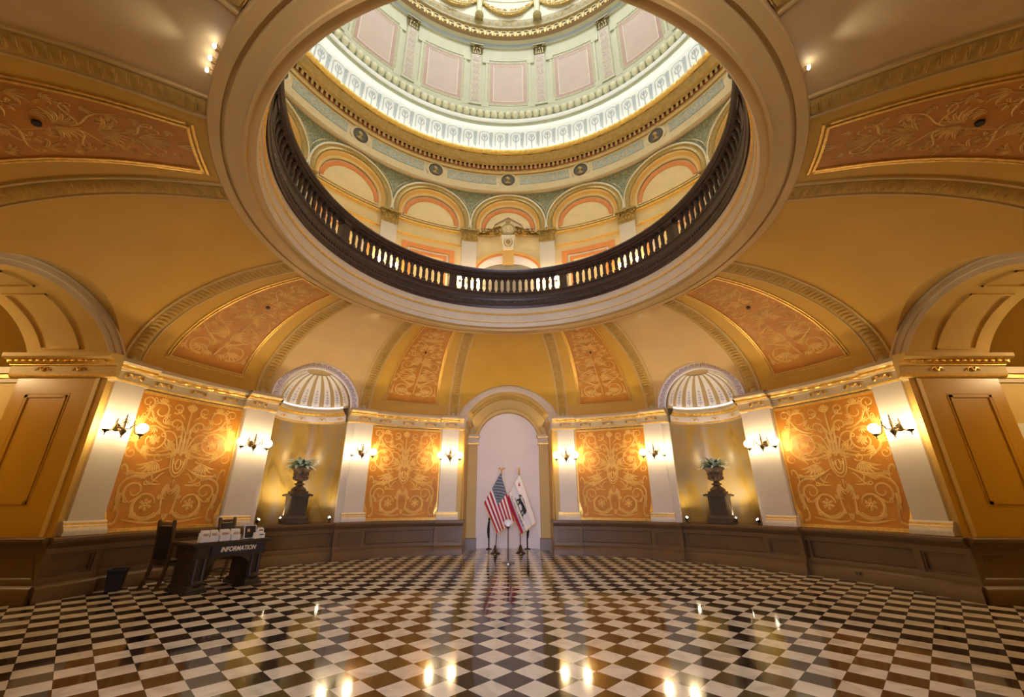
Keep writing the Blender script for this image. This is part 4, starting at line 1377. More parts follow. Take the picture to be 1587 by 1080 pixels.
def make_uplight():
    t = thing('uplight', '', 'spot lamp', (0, 0, 0))
    mb = MB()
    mb.lathe([(.05, 0), (.05, .012), (.012, .016), (.012, .06)], n=12)
    mb.tube([(-.04, 0, .06), (.04, 0, .06)], .008, 6)
    mb.build('bracket', 'black_metal', t)
    M = Euler((rad(40), 0, 0)).to_matrix()
    mb = MB()
    mb.lathe([(.02, -.05), (.035, -.03), (.04, .05), (.036, .05), (.032, .035)], (0, 0, .10), 14, 0, M)
    hd = mb.build('lamp_head', 'black_metal', t)
    mb = MB()
    mb.ball(Vector((0, 0, .10)) + M @ Vector((0, 0, .04)), (.03, .03, .018), 10, 6, 0, M)
    mb.build('bulb', 'lamp_warm', hd)
    return t
PED, URN, PLANT, UP = make_pedestal(), make_urn(), make_plant(), make_uplight()
for sg in (-1, 1):
    c = sg * 45.0
    loc = pol(8.16, c, .976); rz = -rad(c)
    wl = SIDE[sg]
    if sg < 0:
        p_, u_, l_ = PED, URN, PLANT
        for o, z in ((p_, .976), (u_, .976 + .751), (l_, .976 + .751 + .64)):
            o.location = pol(8.16, c, z); o.rotation_euler = (0, 0, rz)
        p_['group'] = 'dark pedestals in the niches'; u_['group'] = 'iron urns in the niches'; l_['group'] = 'plants in the niches'
    else:
        p_ = dup(PED, loc, rz); u_ = dup(URN, pol(8.16, c, .976 + .751), rz); l_ = dup(PLANT, pol(8.16, c, .976 + .751 + .64), rz + 1.0)
    p_['label'] = 'dark brown panelled pedestal carrying an urn in the %s niche' % wl
    u_['label'] = 'dark iron urn on the pedestal in the %s niche' % wl
    l_['label'] = 'silvery green leafy plant growing in the urn of the %s niche' % wl
    for j, (aa, rr, nm) in enumerate(((6.7 * sg, 8.0, 'at the near end beside'), (1.75 * sg, 8.42, 'close behind'), (-6.4 * sg, 8.05, 'at the far end beside'))):
        q = pol(rr, c + aa, .976)
        rzz = rz + (rad(38) if aa < -3 else rad(-38) if aa > 3 else 0)
        lab = 'small glowing uplight %s the pedestal in the %s niche' % (nm, wl)
        if sg < 0 and j == 0:
            u0 = UP; UP.location = q; UP.rotation_euler = (0, 0, rzz); UP['label'] = lab; UP['group'] = 'uplights in the niches'
        else: u0 = dup(UP, q, rzz, lab)
        ld = bpy.data.lights.new('niche_spot', 'SPOT'); ld.energy = UPLIGHT * (1.0 if j != 1 else 1.4); ld.color = (1.0, 0.80, 0.45); ld.spot_size = rad(120); ld.spot_blend = .8; ld.shadow_soft_size = .03
        lo = bpy.data.objects.new('niche_spot', ld); COL.objects.link(lo)
        M = Euler((0, 0, rzz)).to_matrix()
        lo.location = Vector(q) + M @ Vector((0, -.055, .19))
        tgt = pol(8.9, c - aa * .3, 3.6)
        lo.rotation_euler = (tgt - lo.location).to_track_quat('-Z', 'Y').to_euler()

# ------------------------------------------------------------------ spot lamps on the oculus ring
def make_vspot():
    t = thing('vault_spot_lamp', '', 'spot lamp', (0, 0, 0))
    mb = MB()
    mb.box((0, -.01, -.01), (.03, .04, .012)); mb.tube([(0, 0, -.01), (0, 0, .02)], .006, 6)
    mb.build('bracket', 'ring_buff', t)
    mb = MB()
    M = Euler((rad(-80), 0, 0)).to_matrix()
    mb.lathe([(.012, -.03), (.022, -.02), (.026, .02), (.022, .02)], (0, 0, .03), 12, 0, M)
    h_ = mb.build('lamp_head', 'ring_buff', t)
    mb = MB()
    mb.ball((0, .02, .03), (.026, .024, .026), 10, 6)
    mb.build('bulb', 'lamp_white', h_)
    return t
VS0 = make_vspot()
VS0['group'] = 'spot lamps on the oculus ring'
first = True
SPW = {-135: ('left rear', 3), 135: ('right rear', 1), -45: ('left front, hidden behind the ring', 1), 45: ('right front, hidden behind the ring', 1)}
for c, (nm, k) in SPW.items():
    for j in range(k):
        th = c + (j - (k - 1) / 2) * 2.3
        if c > 90: th = 133.2
        lab = 'tiny bright spot lamp on the ring edge, %s%s' % (nm, '' if k == 1 else ', ' + ('upper', 'middle', 'lower')[j] + ' of three' )
        q = pol(4.43, th, 5.93 if abs(c) > 90 else 5.985)
        if first: VS0.location = q; VS0.rotation_euler = (0, 0, -rad(th)); VS0['label'] = lab; first = False
        else: dup(VS0, q, -rad(th), lab)
    ld = bpy.data.lights.new('vault_spot', 'SPOT'); ld.energy = VSPOT * (1.0 if abs(c) > 90 else 0.7); ld.color = (0.88, 0.93, 1.0); ld.spot_size = rad(80); ld.spot_blend = 1.0; ld.shadow_soft_size = .04
    lo = bpy.data.objects.new('vault_spot', ld); COL.objects.link(lo)
    lo.location = pol(4.54, c, 5.90)
    tgt = pol(6.5, c, 5.72)
    lo.rotation_euler = (tgt - lo.location).to_track_quat('-Z', 'Y').to_euler()

# ------------------------------------------------------------------ balustrade of the oculus
t = thing('balustrade', 'carved dark wood balustrade running round the oculus on the ring', 'balustrade', (0, 0, 6.42))
o_ = t.location
mb = MB()
mb.rev([(4.06, 6.42), (3.83, 6.42), (3.82, 6.47), (3.80, 6.49), (3.80, 6.53), (3.84, 6.56), (3.86, 6.66), (3.84, 6.70), (3.84, 6.75), (3.87, 6.78), (3.88, 6.86), (3.86, 6.88), (3.86, 6.91), (3.90, 6.94), (4.04, 6.94), (4.06, 6.42)], n=192)
mb.build('base_moulding', 'dark_wood', t, o_)
mb = MB()
for i in range(300):
    th = i * 1.2
    mb.ball(pol(3.845, th, 6.61), (.028, .028, .04), 6, 5)
mb.build('egg_moulding', 'dark_wood', t, o_)
mb = MB()
mb.rev([(3.90, 7.40), (3.88, 7.42), (3.88, 7.46), (3.85, 7.48), (3.85, 7.52), (3.83, 7.54), (3.82, 7.58), (3.84, 7.62), (3.97, 7.64), (4.10, 7.62), (4.11, 7.56), (4.06, 7.48), (4.04, 7.40), (3.90, 7.40)], n=192)
for i in range(360):
    mb.ball(pol(3.885, i, 7.425), (.018, .02, .018), 5, 4)
mb.build('top_rail', 'dark_wood', t, o_)
for k in range(8):
    th = 22.5 + 45 * k
    mb = MB()
    mb.cbox(3.89, 4.05, th - 1.5, th + 1.5, 6.92, 7.42, 2)
    mb.cbox(3.875, 4.06, th - 1.7, th + 1.7, 6.92, 7.0, 2); mb.cbox(3.875, 4.06, th - 1.7, th + 1.7, 7.34, 7.42, 2)
    mb.build('post', 'dark_wood', t, o_)
BPROF = [(.072, 0), (.072, .035), (.050, .045), (.062, .065), (.060, .085), (.040, .12), (.044, .18), (.046, .24), (.044, .30), (.040, .36), (.056, .385), (.060, .40), (.048, .42), (.072, .44), (.072, .48)]
mb = MB(); mb.lathe(BPROF, n=10)
b0 = None
restb = MB()
for k in range(8):
    cbay = [0, -45, 45, -90, 90, -135, 135, 180][k]
    for j in range(16):
        th = cbay + (j - 7.5) * 2.42
        q = pol(3.97, th, 6.93)
        vis = abs(cbay) <= 90 or (cbay == -135 and j >= 8) or (cbay == 135 and j < 8)
        if vis:
            if b0 is None:
                b0 = mb.build('baluster', 'dark_wood', t); b = b0
            else:
                b = b0.copy(); COL.objects.link(b); b.parent = t
            b.location = q - o_
        else:
            restb.lathe(BPROF, q, n=8)
rb_ = restb.build('baluster', 'dark_wood', t, o_); rb_['kind'] = 'stuff'

# ------------------------------------------------------------------ gallery arcade, bay by bay
def make_bay_arch():
    t = thing('gallery_arch', '', 'arch', pol(8.06, 0, AR_CZ))
    o_ = t.location
    n_ = 40
    def half(sec, z_lo, ms, nm, mats, cz):
        mb = MB(); rows = []
        for rr, cyl in sec:
            p0 = asin(max(-1, min(1, (z_lo - cz) / rr)))
            rows.append([Vector((cyl * sin(rr * cos(p0 + (pi - 2 * p0) * i / n_) / 8.06), cyl * cos(rr * cos(p0 + (pi - 2 * p0) * i / n_) / 8.06), cz + rr * sin(p0 + (pi - 2 * p0) * i / n_))) for i in range(n_ + 1)])
        mb.grid(rows, lambda i, j: ms[i])
        return mb.build(nm, mats, t, o_)
    half([(AR_O, 8.10), (AR_O, 7.96), (AR_O - .05, 7.95), (AR_O - .06, 7.99), (AR_O - .09, 8.0), (AR_O - .20, 7.995), (AR_O - .23, 7.98), (AR_O - .27, 8.0)], 11.98, [0, 0, 0, 1, 1, 1, 1], 'archivolt', ['line_white', 'old_gold'], AR_CZ)
    half([(AR_O - .27, 8.0), (AR_O - .29, 8.06), (AR_O - .40, 8.12), (1.10, 8.16)], 11.98, [1, 0, 1], 'soffit', ['gallery_yellow', 'gallery_cream'], AR_CZ - .02)
    half([(1.12, 8.18), (1.11, 8.13), (1.07, 8.12), (.95, 8.15), (.94, 8.19)], 12.10, [0, 0, 0, 0], 'orange_rim', ['orange_trim'], 12.08)
    mb = MB()
    mb.poly([pol(8.17, degrees(.95 * cos(pi * i / 30) / 8.1), 12.08 + .95 * sin(pi * i / 30)) for i in range(31)])
    mb.cbox(8.12, 8.19, -7.6, 7.6, 12.03, 12.08, 10)
    mb.build('tympanum', 'tympanum', t, o_)
    return t
BA = make_bay_arch()
BA['group'] = 'arches of the gallery arcade'
def bay_name(k):
    return 'in the centre above the oval cartouche' if k == 0 else '%s one %s of the centre arch' % (ORD[abs(k)], SIDE[1 if k > 0 else -1])
for k in (0, -1, 1, -2, 2, -3, 3, -4, 4):
    lab = 'gallery arch with orange rim, ' + bay_name(k)
    if k == 0: BA['label'] = lab
    else: dup(BA, pol(8.06, k * 22.5, AR_CZ), -rad(k * 22.5), lab)

def capital(t, o_, r, w, z0, z1, m):
    """leafy capital on a pilaster facing the room axis (local frame at th = 0)"""
    h = z1 - z0
    mb = MB()
    mb.box((0, r + .06, z0 + h * .45), (w * .86, .18, h * .9), taper=1.12)
    mb.box((0, r + .03, z1 - h * .06), (w * 1.28, .30, h * .12))
    for row, (zb, hh, cnt, out) in enumerate(((.02, .42, 5, .07), (.30, .40, 4, .09))):
        for i in range(cnt):
            x = (i - (cnt - 1) / 2) * w * .88 / max(1, cnt - 1)
            z = z0 + zb * h
            rows = []
            for j in range(7):
                s_ = j / 6
                ww = w * .11 * (1.0 - .5 * s_ * s_)
                y = r - .03 - out * s_ ** 3 * 1.2
                zz = z + hh * h * (s_ - .32 * max(0, s_ - .7) ** 1.0 * 3 * s_)
                rows.append([Vector((x - ww, y + .02, zz)), Vector((x, y - .015, zz)), Vector((x + ww, y + .02, zz))])
            mb.grid(rows)
    for sg in (-1, 1):
        sp = spiral(sg * w * .46, z0 + h * .76, h * .16, h * .03, 90, -sg * 480)
        mb.tube([(x, r - .08, z) for x, z in sp], h * .04, 6)
        mb.tube([(sg * w * .08, r - .05, z0 + h * .5), (sg * w * .2, r - .06, z0 + h * .75), (sg * w * .4, r - .08, z0 + h * .92)], h * .035, 6)
    mb.ball((0, r - .09, z1 - h * .1), (w * .1, .04, h * .1), 8, 6)
    return mb.build('capital', m, t, o_)

def make_gal_pilaster():
    t = thing('gallery_pilaster', '', 'pilaster', pol(8.1, 0, 6.36))
    o_ = t.location
    mb = MB()
    mb.box((0, 8.15, 8.9), (.60, .18, 5.05))
    mb.box((0, 8.12, 6.6), (.72, .26, .48))
    mb.build('shaft', 'pilaster_grey', t, o_)
    capital(t, o_, 8.08, .60, 11.40, 11.96, 'old_gold')
    return t
GP = make_gal_pilaster()
GP['group'] = 'pilasters of the gallery arcade'
first = True
for sg in (-1, 1):
    for i in range(4):
        a = sg * (11.25 + 22.5 * i)
        lab = 'grey gallery pilaster with gilded leafy capital, %s one %s of the cartouche' % (ORD[i + 1], SIDE[sg])
        q = pol(8.1, a, 6.36)
        if first: GP.location = q; GP.rotation_euler = (0, 0, -rad(a)); GP['label'] = lab; first = False
        else: dup(GP, q, -rad(a), lab)
mb = MB()
for k in range(-4, 5):
    c = k * 22.5
    if k == 0:
        mb.cbox(8.13, 8.22, c - 9, c + 9, 11.93, 11.97, 12, 0)
    else:
        mb.cbox(8.12, 8.22, c - 9, c + 9, 11.80, 11.86, 12, 0); mb.cbox(8.13, 8.22, c - 9, c + 9, 11.93, 11.97, 12, 1); mb.cbox(8.13, 8.22, c - 9, c + 9, 11.20, 11.25, 12, 0)
struct('trim_75', mb, ['gold', 'gallery_cream'])

def make_gal_panel():
    t = thing('gallery_wall_panel', '', 'wall panel', pol(8.19, 0, 7.3))
    o_ = t.location
    def fr(i0, d, r0, nm, m, zt=10.92, zb=7.3):
        mb = MB()
        A = 7.3
        a, b = A - degrees(i0 / 8.1), A - degrees((i0 + d) / 8.1)
        for (x0, x1, z0, z1) in ((-a, a, zt - i0 - d, zt - i0), (-a, a, zb + i0, zb + i0 + d), (-a, -b, zb + i0, zt - i0), (b, a, zb + i0, zt - i0)):
            mb.cbox(r0, 8.21, x0, x1, z0, z1, 8)
        return mb.build(nm, m, t, o_)
    fr(0, .20, 8.16, 'orange_frame', 'orange_trim')
    fr(.26, .05, 8.15, 'inner_moulding', 'pilaster_grey')
    fr(.31, .12, 8.165, 'inner_frame', 'orange_trim')
    mb = MB(); mb.rev([(8.185, 7.7), (8.185, 10.5)], -4.3, 4.3, 8); mb.build('field', 'gallery_cream', t, o_)
    return t
GPN = make_gal_panel()
GPN['group'] = 'framed panels on the gallery wall'
first = True
for k in (-1, 1, -2, 2, -3, 3):
    lab = 'orange-framed gallery wall panel, %s bay %s of the centre' % (ORD[abs(k)], SIDE[1 if k > 0 else -1])
    q = pol(8.19, k * 22.5, 7.3)
    if first: GPN.location = q; GPN.rotation_euler = (0, 0, -rad(k * 22.5)); GPN['label'] = lab; first = False
    else: dup(GPN, q, -rad(k * 22.5), lab)

# central gallery doorway, cartouche
mb = MB()
def arc_band(mb, c_z, rx, rz_, rx2, rz2, r0, r1, mi, n_=30, z_min=None):
    o, i_, o2, i2 = [], [], [], []
    for j in range(n_ + 1):
        a = pi * j / n_
        for lst, ax_, az_, rr in ((o, rx, rz_, r1), (o2, rx, rz_, r0), (i2, rx2, rz2, r0), (i_, rx2, rz2, r1)):
            lst.append(pol(rr, degrees(ax_ * cos(a) / 8.1), c_z + az_ * sin(a)))
    mb.grid([o, o2, i2, i_], mi)
arc_band(mb, 10.0, 1.48, 1.10, 1.34, .98, 8.12, 8.22, 0)
arc_band(mb, 10.0, 1.34, .98, 1.26, .90, 8.14, 8.22, 1)
arc_band(mb, 10.0, 1.26, .90, 1.10, .52, 8.16, 8.22, 2)
for sg in (-1, 1):
    mb.cbox(8.12, 8.22, sg * degrees(1.29 / 8.1) - 1.35, sg * degrees(1.29 / 8.1) + 1.35, 6.36, 10.0, 3, 2)
mb.cbox(8.10, 8.22, -1.6, 1.6, 10.45, 11.12, 3, 0)
struct('door_1', mb, ['gallery_yellow', 'orange_trim', 'alcove_pink'])
mb = MB()
mb.poly([pol(8.195, degrees(1.1 * cos(pi * j / 20) / 8.1), 10.0 + .52 * sin(pi * j / 20)) for j in range(21)] + [pol(8.195, -degrees(1.1 / 8.1), 6.36), pol(8.195, degrees(1.1 / 8.1), 6.36)])
mb.cbox(8.17, 8.2, -.12, .12, 6.4, 9.6, 2); mb.cbox(8.17, 8.2, -7.6, 7.6, 9.5, 9.65, 6)
for x in (-3.8, 3.8):
    for z0, z1 in ((6.7, 7.8), (8.0, 9.3)):
        for (a, b, c_, d_) in ((x - 2.6, x + 2.6, z0, z0 + .06), (x - 2.6, x + 2.6, z1 - .06, z1), (x - 2.6, x - 2.2, z0, z1), (x + 2.2, x + 2.6, z0, z1)):
            mb.cbox(8.18, 8.2, a, b, c_, d_, 3)
mat('door_grey', (0.30, 0.26, 0.20), 0.4, var=0.1, scale=4)
struct('door_2', mb, 'door_grey')

t = thing('cartouche', 'gilded portrait medallion with scrolls and keystone over the central gallery doorway', 'cartouche', pol(8.1, 0, 11.6))
o_ = t.location
mb = MB()
Mx = Matrix.Rotation(pi / 2, 3, 'X')
mb.lathe([(.22, -.02), (.22, .05), (.25, .07), (.29, .05), (.30, -.02)], (0, 8.10, 12.12), 28, 0, Mx)
mb.build('ring', 'pale_gold', t, o_)
mb = MB()
mb.lathe([(.23, 0), (.23, .03), (.0, .04)], (0, 8.10, 12.12), 28, 0, Mx)
mb.ball((0, 8.04, 12.14), (.10, .07, .12), 12, 8); mb.ball((0, 8.05, 11.98), (.13, .05, .07), 10, 6)
mb.build('portrait_relief', 'entab_cream', t, o_)
mb = MB()
fm = lambda u, v, h: Vector((u, 8.12 - h * 3, 11.78 + v))
for sg in (-1, 1):
    def S(pts, wd): mb.stroke([(sg * a, b) for a, b in pts], wd, fm, .03)
    S(bez((.28, .45), (.55, .50), (.75, .10), (1.28, .06)), tapw(.12, .04))
    S(spiral(.50, .22, .17, .04, 60, 420), tapw(.07, .03))
    S(spiral(.86, .12, .10, .03, 90, 400), tapw(.05, .02))
    S(bez((.30, .05), (.55, -.02), (.9, .02), (1.30, .0)), leafw(.06))
    S(spiral(1.10, .13, .07, .02, 120, 380), tapw(.04, .02))
    for a_ in (.35, .55, .75, .95): S([(a_, .32 - .2 * a_ + .12), (a_ + .05, .45 - .25 * a_ + .1), (a_ + .12, .44 - .25 * a_)], leafw(.06))
for k in range(5): mb.ball((0, 8.06, 12.46 + k * .03), (.10 - .018 * k, .04, .05), 8, 5)
mb.build('scrollwork', 'old_gold', t, o_)
mb = MB()
mb.box((0, 8.12, 11.42), (.42, .16, .62), taper=1.25); mb.box((0, 8.12, 11.76), (.58, .22, .06))
mb.build('keystone', 'line_white', t, o_)
mb = MB()
mb.ball((0, 8.03, 11.48), (.10, .05, .13), 10, 8)
fm = lambda u, v, h: Vector((u, 8.035 - h, 11.42 + v))
for sg in (-1, 1):
    mb.stroke([(sg * a, b) for a, b in bez((.02, -.2), (.2, -.1), (.2, .15), (.08, .22))], tapw(.05, .03), fm, .03)
mb.build('keystone_mask', 'old_gold', t, o_)
mb = MB()
for sg in (-1, 1):
    mb.tube([pol(8.12, sg * 7.6, 12.12), pol(8.12, sg * 4.0, 12.12), pol(8.12, sg * 4.0, 12.34), pol(8.12, 0, 12.72)], .022, 6)
mb.build('gable_moulding', 'drum_rose', t, o_)

# ------------------------------------------------------------------ frieze panels and medallions
def make_medallion():
    t = thing('medallion', '', 'medallion', pol(7.92, 0, 14.5))
    o_ = t.location
    mb = MB()
    mb.lathe([(.40, -.01), (.40, .02), (.37, .03), (.29, .03)], (0, 7.92, 14.5), 28, 0, Mx)
    mb.build('surround', 'entab_cream', t, o_)
    mb = MB()
    mb.lathe([(.29, 0), (.29, .05), (.27, .06), (.255, .045), (0, .045)], (0, 7.92, 14.5), 28, 0, Mx)
    mb.build('dark_disc', 'medal_dark', t, o_)
    mb = MB()
    mb.ball((.01, 7.88, 14.54), (.08, .05, .10), 12, 8); mb.ball((.075, 7.87, 14.52), (.02, .02, .025), 6, 5)
    mb.ball((-.03, 7.88, 14.58), (.08, .045, .08), 10, 6); mb.tube([(0, 7.89, 14.46), (-.02, 7.89, 14.37)], .045, 8); mb.ball((-.02, 7.89, 14.35), (.14, .04, .06), 10, 6)
    mb.build('portrait_bust', 'old_gold', t, o_)
    return t
MD = make_medallion(); MD['group'] = 'portrait medallions of the frieze'
def make_frieze():
    t = thing('frieze_panel', '', 'frieze panel', pol(7.93, 0, 14.5))
    o_ = t.location
    mb = MB(); mb.cbox(7.915, 7.94, -7.6, 7.6, 14.30, 14.72, 20)
    mb.build('field', 'frieze_blue', t, o_)
    mb = MB()
    fm = lambda u, v, h: pol(7.913 - h, degrees(u / 7.93), 14.51 + v)
    for k in range(-3, 4):
        x = k * .30
        sgn = 1 if k % 2 else -1
        mb.stroke([(x + .12 * p[0], sgn * .13 * p[1]) for p in spiral(0, 0, 1, .2, -170, 420)], tapw(.05, .025), fm, .01)
        mb.stroke(bez((x - .15, sgn * -.13), (x - .05, sgn * -.05), (x + .05, sgn * .18), (x + .15, sgn * .13), 6), leafw(.05), fm, .01)
    mb.build('scroll_ornament', 'frieze_scroll', t, o_)
    return t
FZ = make_frieze(); FZ['group'] = 'blue frieze panels between the medallions'
first = True
for k in (0, -1, 1, -2, 2, -3, 3):
    lab = 'round dark portrait medallion in the frieze, ' + ('at the centre' if k == 0 else '%s one %s of the centre one' % (ORD[abs(k)], SIDE[1 if k > 0 else -1]))
    if first: MD['label'] = lab; first = False
    else: dup(MD, pol(7.92, k * 22.5, 14.5), -rad(k * 22.5), lab)
first = True
for sg in (-1, 1):
    for i in range(4):
        a = sg * (11.25 + 22.5 * i)
        lab = 'grey-blue frieze panel with scrollwork, %s one %s of the central medallion' % (ORD[i + 1], SIDE[sg])
        q = pol(7.93, a, 14.5)
        if first: FZ.location = q; FZ.rotation_euler = (0, 0, -rad(a)); FZ['label'] = lab; first = False
        else: dup(FZ, q, -rad(a), lab)

# ------------------------------------------------------------------ drum panels and drum pilasters
def make_drum_panel():
    t = thing('framed_wall_panel', '', 'wall panel', pol(8.08, 0, 19.1))
    o_ = t.location
    def fr(half, zb, zt, d, r0, nm, m, ears=False):
        mb = MB()
        a, b = degrees(half / 8.1), degrees((half - d) / 8.1)
        for (x0, x1, z0, z1) in ((-a, a, zt - d, zt), (-a, a, zb, zb + d), (-a, -b, zb, zt), (b, a, zb, zt)):
            mb.cbox(r0, 8.12, x0, x1, z0, z1, 6)
        if ears:
            for sg in (-1, 1):
                for z in (zb - .02, zt - .30): mb.cbox(r0 - .01, 8.12, sg * a - 1.2, sg * a + 1.2, z, z + .32, 2)
        return mb.build(nm, m, t, o_)
    fr(1.12, 18.92, 22.18, .10, 8.04, 'outer_frame', 'drum_green', True)
    mb = MB()
    fr_o = fr(1.02, 19.06, 22.06, .14, 8.055, 'gilt_border', 'drum_gilt')
    fr(.88, 19.20, 21.92, .15, 8.06, 'rose_frame', 'drum_rose')
    fr(.73, 19.35, 21.77, .03, 8.06, 'white_line', 'line_white')
    mb = MB(); mb.cbox(8.075, 8.12, -degrees(.72 / 8.1), degrees(.72 / 8.1), 19.36, 21.76, 6); mb.build('pink_field', 'drum_pink', t, o_)
    return t
DP = make_drum_panel(); DP['group'] = 'pink panels of the drum'
first = True
for k in (0, -1, 1, -2, 2, -3, 3):
    lab = 'pink framed panel high in the dome, ' + ('at the centre' if k == 0 else '%s one %s of the centre one' % (ORD[abs(k)], SIDE[1 if k > 0 else -1]))
    if first: DP['label'] = lab; first = False
    else: dup(DP, pol(8.08, k * 22.5, 19.1), -rad(k * 22.5), lab)
def make_drum_pil():
    t = thing('dome_pilaster', '', 'pilaster', pol(8.08, 0, 19.0))
    o_ = t.location
    mb = MB()
    mb.box((0, 8.09, 20.75), (.50, .14, 3.4)); mb.box((0, 8.09, 19.04), (.60, .2, .14))
    mb.build('shaft', 'drum_green', t, o_)
    mb = MB()
    mb.box((0, 8.02, 20.75), (.40, .02, 3.2))
    mb.build('inlay', 'drum_inlay', t, o_)
    mb = MB()
    fm = lambda u, v, h: Vector((u, 8.008 - h, 19.2 + v))
    for k in range(7):
        for sg in (-1, 1):
            mb.stroke([(sg * a * .9, k * .44 + b) for a, b in spiral(.09, .2, .085, .02, -80, 380)], tapw(.035, .02), fm, .01)
            mb.stroke([(sg * a, k * .44 + b) for a, b in bez((.0, .02), (.06, .06), (.12, .02), (.15, .1), 5)], leafw(.035), fm, .01)
    for sg in (-1, 1): mb.stroke([(sg * .19, 0), (sg * .19, 3.1)], .02, fm, .008)
    mb.build('scroll_ornament', 'line_white', t, o_)
    capital(t, o_, 8.02, .50, 22.38, 22.98, 'capital_olive')
    return t
DPL = make_drum_pil(); DPL['group'] = 'pilasters of the drum'
first = True
for sg in (-1, 1):
    for i in range(3):
        a = sg * (11.25 + 22.5 * i)
        lab = 'dome pilaster with dark gold capital, %s one %s of the centre pink panel' % (ORD[i + 1], SIDE[sg])
        q = pol(8.08, a, 19.0)
        if first: DPL.location = q; DPL.rotation_euler = (0, 0, -rad(a)); DPL['label'] = lab; first = False
        else: dup(DPL, q, -rad(a), lab)

# garlands and brackets at the top
def make_bracket():
    t = thing('dome_bracket', '', 'bracket', pol(7.5, 0, 24.2))
    o_ = t.location
    mb = MB()
    mb.lathe([(.02, 0), (.16, .06), (.22, .16), (.20, .26), (.12, .32)], (0, 7.42, 24.15), 14)
    for k in range(8):
        a = 2 * pi * k / 8
        mb.ball((.16 * cos(a), 7.42 + .12 * sin(a), 24.28), (.06, .06, .10), 8, 5)
    mb.build('corbel', 'pale_gold', t, o_)
    mb = MB()
    mb.lathe([(.11, 0), (.15, .15), (.13, .5), (.15, .8), (.19, 1.05)], (0, 7.45, 24.45), 14)
    mb.build('shaft', 'bead_cream', t, o_)
    mb = MB()
    mb.ball((0, 7.42, 25.55), (.22, .12, .10), 12, 6)
    for k in range(6): mb.ball((.2 * cos(k * pi / 5), 7.36, 25.58 + .1 * sin(k * pi / 5)), (.07, .06, .07), 8, 5)
    mb.build('cap', 'gold', t, o_)
    return t
def make_garland():
    t = thing('garland', '', 'garland', pol(7.5, 0, 24.9))
    o_ = t.location
    rnd = random.Random(11)
    pts = [pol(7.47, -10 + 20 * i / 24, 25.45 - 0.78 * (1 - ((i - 12) / 12) ** 2)) for i in range(25)]
    mb = MB()
    mb.tube(pts, lambda s_: .05 + .09 * sin(pi * s_), 8)
    mb.build('swag_core', 'pale_gold', t, o_)
    mb = MB()
    for i in range(240):
        s_ = rnd.random(); k = min(23, int(s_ * 24)); p = pts[k].lerp(pts[k + 1], s_ * 24 - k)
        rr = .05 + .13 * sin(pi * s_)
        a = rnd.uniform(0, 2 * pi)
        mb.ball(p + Vector((rr * cos(a) * .6, -abs(rr * sin(a)) * .7, rr * sin(a))), (.05, .04, .028), 5, 4, 0, Euler((rnd.random() * 3, rnd.random() * 3, 0)).to_matrix())
    mb.build('leaves_and_fruit', 'gold', t, o_)
    return t
BK, GA = make_bracket(), make_garland()
BK['group'] = 'brackets below the dome crown'; GA['group'] = 'garlands below the dome crown'
first = True
for sg in (-1, 1):
    for i in range(2):
        a = sg * (11.25 + 22.5 * i)
        lab = 'cream and gold bracket between the top garlands, %s one %s of centre' % (ORD[i + 1], SIDE[sg])
        q = pol(7.5, a, 24.2)
        if first: BK.location = q; BK.rotation_euler = (0, 0, -rad(a)); BK['label'] = lab; first = False
        else: dup(BK, q, -rad(a), lab)
for k in (0, -1, 1):
    lab = 'golden leaf garland hanging at the top of the dome, ' + ('centre one' if k == 0 else 'next one %s of centre' % SIDE[k])
    if k == 0: GA['label'] = lab
    else: dup(GA, pol(7.5, k * 22.5, 24.9), -rad(k * 22.5), lab)

# ------------------------------------------------------------------ flags in the alcove
def text_mesh(body, size, shear=0.0, width=None):
    c = bpy.data.curves.new('lettering', 'FONT')
    c.body = body; c.size = size; c.shear = shear; c.align_x = 'CENTER'; c.align_y = 'CENTER'; c.resolution_u = 3; c.offset = 0.0025 * size / 0.1
    o = bpy.data.objects.new('lettering', c); COL.objects.link(o)
    dg = bpy.context.evaluated_depsgraph_get()
    me = bpy.data.meshes.new_from_object(o.evaluated_get(dg))
    vs = [v.co.copy() for v in me.vertices]; fs = [tuple(p.vertices) for p in me.polygons]
    bpy.data.objects.remove(o); bpy.data.meshes.remove(me)
    xs = [v.x for v in vs]
    if width:
        k = width / (max(xs) - min(xs)); cx = (max(xs) + min(xs)) / 2
        for v in vs: v.x = (v.x - cx) * k
    return vs, fs

def add_flat(mb, pts, fm, mi):
    """fan-triangulated flat shape on a mapped surface (ear clip through bmesh)"""
    from mathutils.geometry import tessellate_polygon
    tris = tessellate_polygon([[Vector((x, y, 0)) for x, y in pts]])
    b = len(mb.v)
    mb.v.extend(fm(x, y) for x, y in pts)
    for tr in tris:
        mb.f.append(tuple(b + i for i in tr)); mb.m.append(mi)

